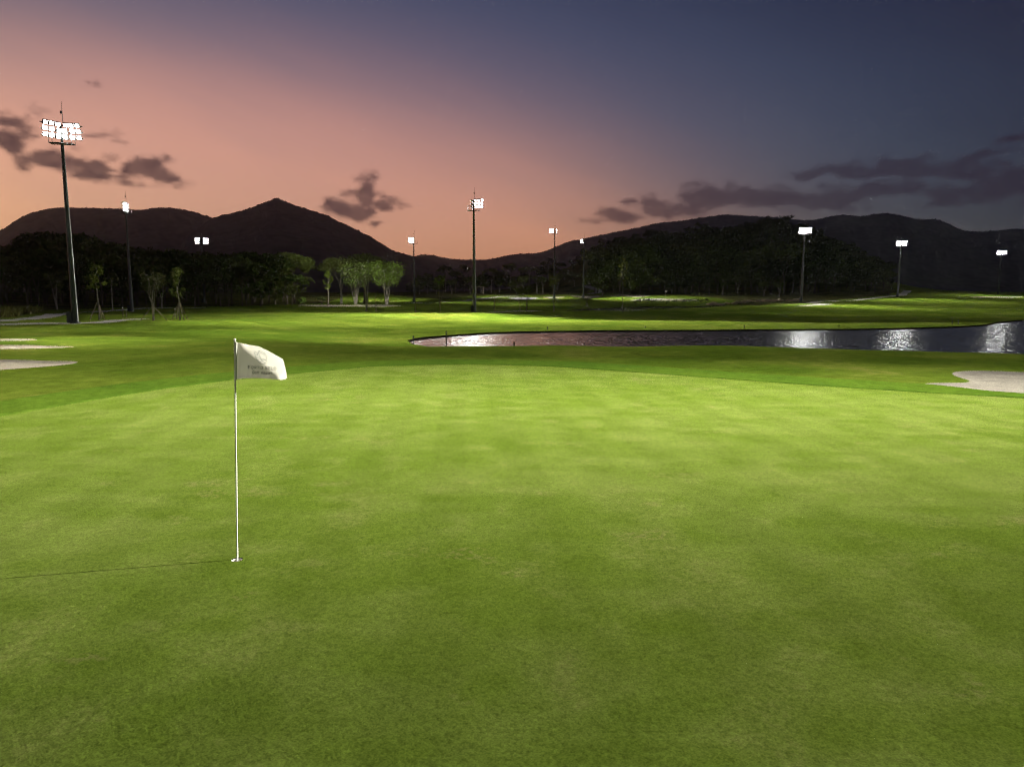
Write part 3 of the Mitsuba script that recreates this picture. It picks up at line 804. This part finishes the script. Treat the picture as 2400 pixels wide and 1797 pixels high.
r = np.random.default_rng(5)
LEFT = np.array([(-500, 560), (-200, 575), (0, 582), (50, 574), (80, 549), (138, 546), (177, 548), (206, 553), (246, 557), (279, 573), (344, 577), (417, 580), (471, 591), (558, 590), (625, 587), (666, 593), (700, 610), (735, 640)])
spots = []
for row in range(5):
    for u in np.arange(-480, 700 - 8 * row, 30):
        Y = 190 + row * 22 + r.uniform(-8, 8)
        uu = u + r.uniform(-14, 14)
        v = np.interp(uu, LEFT[:, 0], LEFT[:, 1]) + (r.uniform(0, 12) if row in (1, 2) else r.uniform(10, 55))
        spots.append(((uu - 1200) / FOCAL * Y, Y, float(at(uu, v, Y)[2])))
forest('dark_woods', 'dark mass of woods along the left edge of the course', spots, .075, 34, 26)
spots = []
for u in np.arange(960, 1420, 19):
    for row in range(2):
        Y = 385 + row * 28 + r.uniform(-8, 8)
        uu = u + r.uniform(-9, 9)
        v = np.interp(uu, [960, 1100, 1250, 1330, 1420], [655, 640, 625, 612, 590]) + r.uniform(0, 22)
        spots.append(((uu - 1200) / FOCAL * Y, Y, float(at(uu, v, Y)[2])))
forest('dark_woods', 'dim woods behind the row of trees in the middle', spots, .07, 30, 24)
RIGHT = np.array([(1385, 600), (1400, 570), (1430, 548), (1480, 540), (1540, 535), (1600, 528), (1640, 512), (1700, 530), (1760, 505), (1790, 498), (1830, 505), (1870, 520), (1930, 545), (1990, 572), (2040, 600), (2075, 625), (2090, 660)])
spots = []
for row in range(7):
    for u in np.arange(1395, 2088 - 5 * row, 25):
        Y = 318 + row * 20 + r.uniform(-8, 8)
        uu = u + r.uniform(-11, 11)
        x = (uu - 1200) / FOCAL * Y
        lim = float(at(uu, np.interp(uu, RIGHT[:, 0], RIGHT[:, 1]) + r.uniform(0, 26), Y)[2])
        z = float(ground(x, Y))
        top = min(z + r.uniform(13, 22), lim)
        if row >= 4:
            top = max(top, min(lim, z + 30))
        if top - z > 3:
            spots.append((x, Y, top))
forest('dark_woods', 'dark woods covering the hill on the right', spots, .075, 32, 26)

# ------------------------------------------------------------------ floodlight masts
def mast(label, u, Y, plat_v, wings, lamp=1.0, weight=1.0, base_v=None, group='floodlight masts over the golf course', xy=None, height=None, spots=()):
    if xy is None:
        x, y = (u - 1200) / FOCAL * Y, Y
        z0 = gz(x, y)
        H = float(at(u, plat_v, Y)[2]) - z0
    else:
        x, y = xy
        z0, H = gz(x, y), height
    O = np.array([x, y, z0])
    k = thing('floodlight_mast', label, 'floodlight mast', group)
    zz = np.array([-.1, .02, H * .33, H * .66, H])
    part(k, 'pole', tube(O + np.stack([zz * 0, zz * 0, zz], -1), np.array([.34, .335, .275, .21, .15]), 12), 'galvanised_mat', 40)
    part(k, 'base_plate', trimesh.creation.cylinder(.55, .12, sections=12, transform=move(O + [0, 0, .05])), 'dark_metal_mat')
    part(k, 'control_cabinet', box((.45, .4, 1.25), (0, 0, 0), move(O + [-.42, -.30, .66])), 'dark_metal_mat')
    part(k, 'cable', tube(O + np.array([[.36, -.2, .2], [.30, -.16, H * .5], [.2, -.1, H - .1]]), .03, 5), 'galvanised_mat')
    c = O + [0, 0, H]
    yaw = wings[0][0]
    M = move(c) @ rotz(-yaw)
    part(k, 'platform', join([box((2.3, .06, .08), (0, -.5, .04), M), box((2.3, .06, .08), (0, .5, .04), M), box((.06, .94, .08), (-1.12, 0, .04), M), box((.06, .94, .08), (1.12, 0, .04), M), box((.5, .93, .05), (0, 0, .03), M), box((2.1, .08, .05), (0, .2, .03), M), box((2.1, .08, .05), (0, -.2, .03), M)]), 'dark_metal_mat')
    rails = [box((.04, .04, .9), (sx * 1.12, sy * .5, .53), M) for sx in (-1, 1) for sy in (-1, 1)] + [box((2.28, .035, .035), (0, sy * .5, .97), M) for sy in (-1, 1)]
    part(k, 'railing', join(rails), 'dark_metal_mat')
    part(k, 'mast_head', tube([c + [0, 0, .05], c + [0, 0, 2.1]], [.12, .10], 8), 'dark_metal_mat')
    part(k, 'lightning_rod', tube([c + [.25, 0, 1.9], c + [.25, 0, 4.4]], [.035, .02], 5), 'dark_metal_mat')
    part(k, 'warning_light', trimesh.creation.cylinder(.09, .28, sections=8, transform=move(c + [.12, 0, 3.3])), 'housing_mat')
    jit = np.random.default_rng(int(abs(x) * 10 + abs(y)))
    for yaw, side, tilt, power, count in wings:
        count = min(count, 3)
        a = math.radians(yaw)
        f = np.array([math.sin(a), math.cos(a), 0.0]); s = np.array([math.cos(a), -math.sin(a), 0.0]) * side
        for row in range(3):
            zc = .62 + .64 * row
            p0, p1 = c + [0, 0, zc] + s * .1 + f * .12, c + [0, 0, zc] + s * (.55 + .62 * (count - .4)) + f * .12
            part(k, 'crossarm', tube([p0, p1], .05, 6), 'dark_metal_mat')
            for j in range(count):
                a = math.radians(yaw + jit.uniform(-14, 14)); f = np.array([math.sin(a), math.cos(a), 0.0])
                dn = math.radians(tilt + jit.uniform(-9, 9))
                q = c + [0, 0, zc] + s * (.55 + .62 * j) + f * .42
                d = f * math.cos(dn) - np.array([0, 0, math.sin(dn)])
                up = np.array([0, 0, 1.0]) - d * d[2] * 1.0
                up = up - d * (up @ d); up /= np.linalg.norm(up)
                rt = np.cross(up, d)
                R = np.eye(4); R[:3, 0], R[:3, 1], R[:3, 2], R[:3, 3] = rt, up, d, q
                fl = part(k, 'floodlight', join([box((.50, .48, .12), (0, 0, -.08), R), box((.52, .03, .2), (0, .255, .06), R), box((.02, .48, .10), (-.247, 0, .02), R), box((.02, .48, .10), (.247, 0, .02), R), box((.1, .06, .24), (0, -.05, -.24), R)]), 'housing_mat')
                t = np.arange(12) * math.pi / 6
                V = np.stack([.22 * np.cos(t), .22 * np.sin(t), 0 * t], -1) @ R[:3, :3].T + q
                L = LAMP * lamp * power
                part(fl, 'lens', (V, np.array([[0, i, i + 1] for i in range(1, 11)])), 'white_mat', emitter={'type': 'area', 'radiance': {'type': 'rgb', 'value': [L, L * .99, L * .90]}, 'sampling_weight': float((weight * power + .02) / 8)})
    for i, (target, power, cut, beam, pick) in enumerate(spots):
        out = (np.array([target[0], target[1], 0.]) - c) * [1, 1, 0]
        q = c + [0, .35 * i, .8 + .2 * i] + out / np.linalg.norm(out) * 1.6
        scene[f'{k}_beam_{i}'] = {'type': 'spot', 'intensity': {'type': 'rgb', 'value': [power * UNIT, power * .985 * UNIT, power * .87 * UNIT]}, 'cutoff_angle': cut, 'beam_width': beam, 'sampling_weight': float(pick),
                                  'to_world': T().look_at(origin=q.tolist(), target=list(target), up=[0, 0, 1])}
    return k


def toward(u, Y, px=0., py=0.):
    x = (u - 1200) / FOCAL * Y
    return math.degrees(math.atan2(px - x, py - Y))


t1 = toward(155, 79, 0, 8)
mast('tallest blazing floodlight mast at the left', 180, 79, 338, [(t1 + 22, -1, 28, 1.0, 4), (t1 - 25, 1, 28, 1.0, 4)], 1.0, 2.0, spots=[((-25., 41., 0.), 52000., 10.6, 1., 10), ((-2., 50., 0.), 32000., 24., 3., 8), ((-24., 88., 0.), 9000., 36., 6., 5)])
mast('dim floodlight mast with few lit lamps between the left woods trees', 314, 144, 501, [(95, 1, 30, .8, 2), (60, -1, 32, .5, 4)], .3, .5)
mast('small distant floodlight mast with two rows of lamps above the left woods', 484, 225, 574, [(toward(484, 225) + 40, 1, 20, .25, 4), (toward(484, 225) - 30, -1, 22, .8, 4)], .03, .3)
mast('floodlight mast behind the lit trees left of the middle mast', 973, 240, 572, [(toward(973, 240) - 25, 1, 30, .7, 4), (toward(973, 240) + 75, -1, 25, .6, 4)], 1.0, .5, spots=[((-20., 205., 0.), 12000., 45., 8., 6), ((-60., 270., 0.), 16000., 45., 8., 6)])
t5 = toward(1112, 140, -6, 30)
mast('middle blazing floodlight mast standing alone on the crest', 1112, 140, 494, [(t5 + 15, -1, 28, 1.0, 4), (t5 + 95, 1, 30, .9, 4)], 1.5, 1.5, spots=[((-16., 106., 0.), 48000., 50., 8., 9), ((30., 104., 0.), 50000., 50., 8., 9), ((-43., 192., 5.), 26000., 15., 5., 6), ((6., 215., 0.), 22000., 17., 4., 5)])
mast('slim dark floodlight mast against the orange sky right of the middle', 1298, 290, 549, [(toward(1298, 290) + 20, 1, 28, .6, 4), (toward(1298, 290) - 75, -1, 28, .5, 4)], .9, .4, spots=[((8., 303., 2.), 22000., 48., 6., 6)])
mast('thin floodlight mast in front of the woods behind the far bunkers', 1366, 296, 573, [(toward(1366, 296) + 10, 1, 28, .6, 2), (toward(1366, 296) - 110, -1, 28, .5, 3)], .9, .4, spots=[((56., 284., 1.), 26000., 44., 8., 6)])
t8 = toward(1873, 215, 0, 0)
mast('floodlight mast glaring in front of the dark wooded hill', 1873, 215, 551, [(t8 + 10, -1, 28, 1.0, 4), (t8 - 30, 1, 28, 1.0, 4)], .95, 1.0, spots=[((72., 165., 0.), 16000., 45., 8., 6), ((100., 175., 0.), 14000., 45., 8., 6)])
t9 = toward(2097, 264)
mast('glaring floodlight mast above the climbing path', 2097, 264, 579, [(t9 + 10, -1, 28, 1.0, 4), (t9 - 30, 1, 28, 1.0, 4)], .95, .8, spots=[((130., 215., 0.), 20000., 45., 8., 6)])
t10 = toward(2330, 319)
mast('rightmost glaring floodlight mast low against the dark mountain', 2330, 319, 599, [(t10 + 10, -1, 28, 1.0, 4), (t10 - 30, 1, 28, 1.0, 4)], .95, .6, spots=[((185., 260., 3.), 20000., 45., 8., 6)])
# the masts whose light the photograph shows without showing them: one to the right of the green, one to its left, one past the right edge of the pond
u77 = np.array([math.sin(math.radians(77)), math.cos(math.radians(77))])
Rm, Lm = CUP[:2] + 75 * u77, CUP[:2] - 50 * u77
mast('floodlight mast to the right of the green', 0, 0, 0, [(-95, -1, 30, .12, 4), (-60, 1, 30, .12, 4)], 1.0, .6, xy=tuple(Rm), height=28.0,
     spots=[((-4.6, 17.2, 0.), 108000., 9.8, .5, 60), ((-.5, 10.3, 0.), 37000., 16.5, .5, 35)])
mast('floodlight mast to the left of the green', 0, 0, 0, [(70, -1, 30, .10, 4), (100, 1, 30, .10, 4)], 1.0, .6, xy=tuple(Lm), height=20.0,
     spots=[((-2.9, 20.6, 0.), 2700., 21.5, .5, 10)])
mast('floodlight mast past the right end of the pond', 0, 0, 0, [(toward(2560, 180) + 10, -1, 28, .8, 4), (toward(2560, 180) - 30, 1, 28, .8, 4)], 1.0, .6, xy=((2560 - 1200) / FOCAL * 180, 180.), height=20.0)

# ------------------------------------------------------------------ flagstick
PS = math.hypot(1, 0)
zc = CUP
D_ST = CUP[1]
stick = thing('golf_flag', 'white golf flagstick with a pale lettered flag standing in the cup on the putting green', 'golf flag')
top = at(550.0, 797, D_ST)
foot = np.array([CUP[0], CUP[1], -.10])
axis = top - foot
part(stick, 'pole', tube([foot + axis * t for t in (0, .3, .7, 1)], [.0085, .0085, .008, .008], 12), 'white_mat', 40)
ball = trimesh.creation.icosphere(2, .013); ball.apply_translation(top + [0, 0, .004])
part(stick, 'finial', ball, 'white_mat', True)
# crop pixels of the flag -> metres in the upright plane of the stick


def flag_xy(cx, cy, back=0.0):
    return at(480 + np.asarray(cx, float) / 8.28, 760 + np.asarray(cy, float) / 8.28, np.full(np.shape(cx), D_ST) + back)


def fold(cx, cy):
    """how far the cloth lies behind the stick's plane: right of the crease it swings away and up, left of it it hangs straight"""
    cx, cy = np.asarray(cx, float), np.asarray(cy, float)
    w = np.clip((cx - 630) / 200, 0, 1)
    a, b = np.array([640., 345.]), np.array([1420., 1000.])
    n = np.array([(b - a)[1], -(b - a)[0]]); n /= np.linalg.norm(n)
    s = ((cx - a[0]) * n[0] + (cy - a[1]) * n[1]) * .00045      # metres above and right of the crease
    y = .5 * (s + np.sqrt(s * s + .0004)) * 1.25 + .10 * np.minimum(s, 0)
    y = y + .006 * np.sin((cx + .35 * cy) / 42) * np.clip((cy - 880) / 160, 0, 1) + .004 * np.sin(cx / 130 + cy / 200)
    y = y + .03 * np.clip((cx - 1300) / 300, 0, 1) ** 2
    return y * w


out = [(610, 345), (760, 375), (890, 405), (975, 412), (1060, 432), (1180, 490), (1300, 552), (1420, 618), (1505, 668), (1530, 710), (1550, 790), (1575, 900), (1598, 1040), (1560, 1068), (1480, 1078), (1400, 1068), (1300, 1058), (1150, 1050), (1000, 1046), (850, 1046), (740, 1050), (680, 1058), (610, 1070)]
poly = Polygon(out).buffer(0)
gx, gy = np.meshgrid(np.arange(600, 1610, 12), np.arange(340, 1085, 12))
inn = shapely.contains_xy(poly.buffer(-6), gx.ravel(), gy.ravel())
bd = np.array([poly.exterior.interpolate(t).coords[0] for t in np.arange(0, poly.exterior.length, 11)])
FP = np.vstack([np.stack([gx.ravel()[inn], gy.ravel()[inn]], -1), bd])
FT = Delaunay(FP).simplices
FT = FT[shapely.contains_xy(poly.buffer(1), *FP[FT].mean(1).T)]
V = flag_xy(FP[:, 0], FP[:, 1], fold(FP[:, 0], FP[:, 1]))
part(stick, 'cloth', (V, FT), 'cloth_mat', True)
sl = [flag_xy(x, y) + [0, -.006, 0] for x, y in ((613, 342), (612, 700), (611, 1076))]
part(stick, 'sleeve', tube(sl, .0095, 10), 'white_mat', 40)


def on_flag(poly_or_mesh, name, bsdf, lift=.0016):
    v, f = poly_or_mesh
    q = flag_xy(v[:, 0], v[:, 1], fold(v[:, 0], v[:, 1]) - lift)
    part(stick, name, (q, f), bsdf)


def flat(g):
    ms = [trimesh.creation.triangulate_polygon(h, engine='earcut') for h in getattr(g, 'geoms', [g])]
    v, f = join([(np.column_stack([a, np.zeros(len(a))]), b) for a, b in ms])
    m = trimesh.Trimesh(v, f).subdivide_to_size(40)
    return np.asarray(m.vertices)[:, :2], np.asarray(m.faces)


def writing(text, x0, x1, base_y, cap, gap=0, bold=False, slope=0.0):
    ms, x = [], 0.0
    for ch in text:
        if ch == ' ':
            x += cap * .55
            continue
        m = meshkit.text_mesh(ch, cap, .01, bold)
        keep = m.triangles_center[:, 2] > .0099
        v, f = np.asarray(m.vertices)[:, :2].copy(), np.asarray(m.faces)[keep]
        v[:, 0] += x - v[:, 0].min()
        x = v[:, 0].max() + gap
        ms.append((v, f))
    v, f = join(ms)
    s = (x1 - x0) / v[:, 0].max()
    px = x0 + v[:, 0] * s
    return np.stack([px, base_y - v[:, 1] + slope * (px - x0)], -1), f


on_flag(writing('PORTO BELO', 838, 1388, 858, 56, 17, True, .05), 'lettering', 'print_dark_mat')
on_flag(writing('Golf Resort', 920, 1312, 956, 52, 5, True, .035), 'lettering', 'print_dark_mat')
shield = Polygon([(962, 538), (1012, 545), (1030, 590), (1048, 512), (1115, 535), (1188, 585), (1196, 690), (1190, 745), (1150, 772), (1090, 765), (1030, 712), (992, 648)])
marks = [shield.exterior.buffer(5.5), LineString([(1048, 512), (1062, 620), (1085, 640)]).buffer(5.5), LineString([(990, 585), (1012, 600), (1030, 590)]).buffer(5), LineString([(1005, 640), (1060, 640), (1095, 668), (1195, 690)]).buffer(6),
         LineString([(1030, 690), (1080, 672), (1120, 700), (1180, 690)]).buffer(6), LineString([(1060, 735), (1110, 715), (1160, 742), (1190, 735)]).buffer(6), LineString([(1070, 545), (1170, 600)]).buffer(5.5), Point(1020, 592).buffer(8)]
on_flag(flat(shapely.union_all(marks)), 'emblem', 'print_grey_mat')
# the cup sunk in the green
cup = thing('golf_cup', 'white lined hole cut in the putting green round the flagstick', 'golf hole')
cyl = trimesh.creation.cylinder(.0545, .110, sections=32)
keep = np.abs(cyl.face_normals[:, 2]) < .5
part(cup, 'liner', (np.asarray(cyl.vertices) + [CUP[0], CUP[1], -.063], np.asarray(cyl.faces)[keep]), 'liner_mat', True)
part(cup, 'base', trimesh.creation.cylinder(.0545, .01, sections=32, transform=move([CUP[0], CUP[1], -.122])), 'soil_mat')
wall = trimesh.creation.cylinder(.0545, .008, sections=32)
keep = np.abs(wall.face_normals[:, 2]) < .5
part(cup, 'soil_edge', (np.asarray(wall.vertices) + [CUP[0], CUP[1], -.0035], np.asarray(wall.faces)[keep]), 'soil_two_mat')
scene['liner_mat'] = {'type': 'twosided', 'bsdf': {'type': 'diffuse', 'reflectance': {'type': 'rgb', 'value': [.8, .78, .72]}}}
scene['soil_two_mat'] = diffuse((.02, .018, .013))

# the far golf flag
fx = at(1559, 694, 300); fz = gz(fx[0], fx[1])
far = thing('golf_flag', 'tiny white flag on the far golf green', 'golf flag')
part(far, 'pole', tube([[fx[0], fx[1], fz - .1], [fx[0], fx[1], fz + 2.4]], .05, 6), 'white_mat')
part(far, 'cloth', box((.75, .03, .6), (fx[0] + .4, fx[1], fz + 2.05)), 'cloth_mat')

# marker stakes along the pond
for u, v0, v1, Y, say in [(969, 801, 788, 58, 'dark marker stake at the left tip of the pond'), (1046, 806, 777, 53, 'dark marker stake standing in the left end of the pond'), (1205, 810, 803, 40, 'short dark stub at the near edge of the pond'), (1283, 779.5, 770, 79, 'dark marker stake on the far bank right of the bright reflection'),
                          (1512, 777.5, 768, 82, 'dark marker stake at the middle of the far bank'), (1744, 776.5, 767, 83, 'dark marker stake on the far bank left of the right reflections'), (1966, 774, 764, 84, 'faint dark stake on the far bank above the first right reflection'), (2231, 769, 750, 93, 'first of two tall thin stakes on the dark right bank'),
                          (2245, 769, 750, 94, 'second of two tall thin stakes on the dark right bank'), (2343, 762, 754, 99, 'faint stake near the right end of the far bank')]:
    p = at(u, v0, Y)
    z = min(gz(p[0], p[1]), p[2] + .3)
    h = max(at(u, v1, Y)[2] - z, .35)
    k = thing('marker_stake', say, 'stake', 'marker stakes along the pond')
    part(k, 'post', tube([[p[0], p[1], z - .3], [p[0], p[1], z + h]], .045, 6), 'dark_metal_mat')
    part(k, 'cap', tube([[p[0], p[1], z + h], [p[0], p[1], z + h + .05]], [.05, .03], 6), 'dark_metal_mat')

# boulders and shrubs along the far shore of the narrow pond
r = np.random.default_rng(77)
for i in range(30):
    u = 1655 + i * 7.6 + r.uniform(-3, 3)
    Y = 243 + r.uniform(-3, 4)
    x = (u - 1200) / FOCAL * Y
    s = r.uniform(.45, 1.0)
    m = trimesh.creation.icosphere(2, 1.0)
    v = np.asarray(m.vertices)
    v = v * (1 + .55 * (meshkit.fbm(v * 1.6 + i * 3, 3, i)[:, None] - .5)) * [s * r.uniform(1, 1.5), s, s * .75]
    k = thing('boulder', f'brown boulder, {ORD[i]} from the left along the far shore of the narrow pond', 'boulder', 'boulders along the far shore of the narrow pond')
    scene[k] = mikit.ply((v + [x, Y, gz(x, Y) + .2 * s], np.asarray(m.faces)), 'rock_mat', 50)
for i in range(18):
    u = 1490 + i * 9.5 + r.uniform(-3, 3)
    Y = 251 + r.uniform(-2, 3)
    x = (u - 1200) / FOCAL * Y
    z = gz(x, Y)
    w, lv, col = tree_parts(900 + i, r.uniform(1.2, 1.9), .9, 'round', .1, 3, 10, 22, .28, .06, tint=(.03, .04, .012))
    k = thing('shrub', f'low dark shrub, {ORD[i]} from the left in the row under the far front bunker', 'shrub', 'shrubs under the far front bunker')
    part(k, 'stem', (w[0] + [x, Y, z], w[1]), 'dark_bark_mat')
    part(k, 'foliage', (lv[0] + [x, Y, z], lv[1]), 'leaf_mat', False, color=col)
for i in range(16):
    u = 1618 + i * 8.5 + r.uniform(-2, 2)
    Y = 296 - .1 * i
    x = (u - 1200) / FOCAL * Y
    z = gz(x, Y)
    w, lv, col = tree_parts(940 + i, r.uniform(1.2, 1.8), .6, 'column', .1, 2, 8, 22, .3, .05, tint=(.085, .10, .03))
    k = thing('shrub', f'small pale shrub, {ORD[i]} from the left in the row at the right woods', 'shrub', 'planted shrubs at the foot of the right woods')
    part(k, 'stem', (w[0] + [x, Y, z], w[1]), 'dark_bark_mat')
    part(k, 'foliage', (lv[0] + [x, Y, z], lv[1]), 'leaf_mat', False, color=col)

# tall grass bed at the far left
r = np.random.default_rng(31)
n = 5200
u = r.uniform(-160, 108, n); Y = r.uniform(92, 150, n)
x = (u - 1200) / FOCAL * Y
ok = np.abs(u - np.interp(Y, [92, 100, 120, 150], [-40, 40, 80, 120])) > 0
ok &= u < np.interp(Y, [92, 100, 110, 150], [-20, 45, 70, 112])
x, Y = x[ok], Y[ok]
z = surface(x, Y)
h = r.uniform(.7, 1.5, len(x)); a = r.uniform(0, 6.28, len(x)); w = .09
V = np.stack([np.stack([x - w * np.cos(a), Y - w * np.sin(a), z], -1), np.stack([x + w * np.cos(a), Y + w * np.sin(a), z], -1), np.stack([x + r.normal(size=len(x)) * .3, Y + r.normal(size=len(x)) * .3, z + h], -1)], 1).reshape(-1, 3)
col = np.repeat(np.array([(.10, .10, .025)]) * r.uniform(.5, 1.3, (len(x), 1)), 3, axis=0)
scene['tall_grass'] = mikit.ply((V, np.arange(len(V)).reshape(-1, 3)), 'leaf_mat', False, color=col)
labels['tall_grass'] = {'kind': 'stuff', 'label': 'bed of tall unmown grass at the left edge behind the cart path', 'category': 'grass'}

# small course furniture
for u, v, Y, h, say in [(289, 748, 92, 1.3, 'white tee marker post, left of the pair beside the propped young tree'), (297, 748, 92, 1.0, 'white tee marker post, right of the pair beside the propped young tree'), (411, 745, 96, 1.1, 'small white post beside the forked young tree')]:
    p = at(u, v, Y); z = gz(p[0], p[1])
    k = thing('marker_post', say, 'post')
    part(k, 'post', tube([[p[0], p[1], z - .1], [p[0], p[1], z + h]], .035, 6), 'timber_mat')
    part(k, 'cap', tube([[p[0], p[1], z + h], [p[0], p[1], z + h + .14]], [.05, .05], 6), 'white_mat')
p = at(1403.5, 720.5, 178)
bal = trimesh.creation.icosphere(2, .30); bal.apply_translation([p[0], p[1], WATER2 + .12])
k = thing('buoy', 'small white buoy floating near the far edge of the narrow pond', 'buoy')
part(k, 'float', bal, 'white_mat', True)
part(k, 'ring', trimesh.creation.torus(.3, .03, transform=move([p[0], p[1], WATER2 + .12])), 'dark_metal_mat', 40)
p = at(1458, 727, 150); z = gz(p[0], p[1])
k = thing('marker_post', 'white post by the narrow pond under the tall narrow young tree', 'post')
part(k, 'post', tube([[p[0], p[1], z - .2], [p[0], p[1], z + .95]], .06, 6), 'white_mat')
part(k, 'cap', tube([[p[0], p[1], z + .95], [p[0], p[1], z + 1.0]], [.06, .04], 6), 'white_mat')
p = at(1125, 690, 345); z = gz(p[0], p[1])
k = thing('timber_frame', 'pale timber post and crossbar at the foot of the trees right of the middle mast', 'frame')
part(k, 'post', box((.35, .35, 3.2), (p[0] + 1.6, p[1], z + 1.55)), 'pale_timber_mat')
part(k, 'post', box((.25, .25, 3.0), (p[0] - 1.7, p[1], z + 1.45)), 'timber_mat')
part(k, 'crossbar', box((4.2, .22, .22), (p[0], p[1], z + 3.25)), 'pale_timber_mat')

if HAZE > 0:
    scene['air'] = {'type': 'homogeneous', 'albedo': {'type': 'rgb', 'value': [.94, .94, .97]}, 'sigma_t': {'type': 'rgb', 'value': [HAZE] * 3}, 'phase': {'type': 'hg', 'g': HAZE_G}}
    scene['haze'] = {'type': 'cube', 'to_world': T().translate([0, 1500, 200]).scale([7400, 7400, 210]), 'bsdf': {'type': 'null'}, 'interior': {'type': 'ref', 'id': 'air'}}
    scene['camera']['medium'] = {'type': 'ref', 'id': 'air'}
    labels['haze'] = {'kind': 'stuff', 'label': 'thin humid evening haze over the whole golf course'}
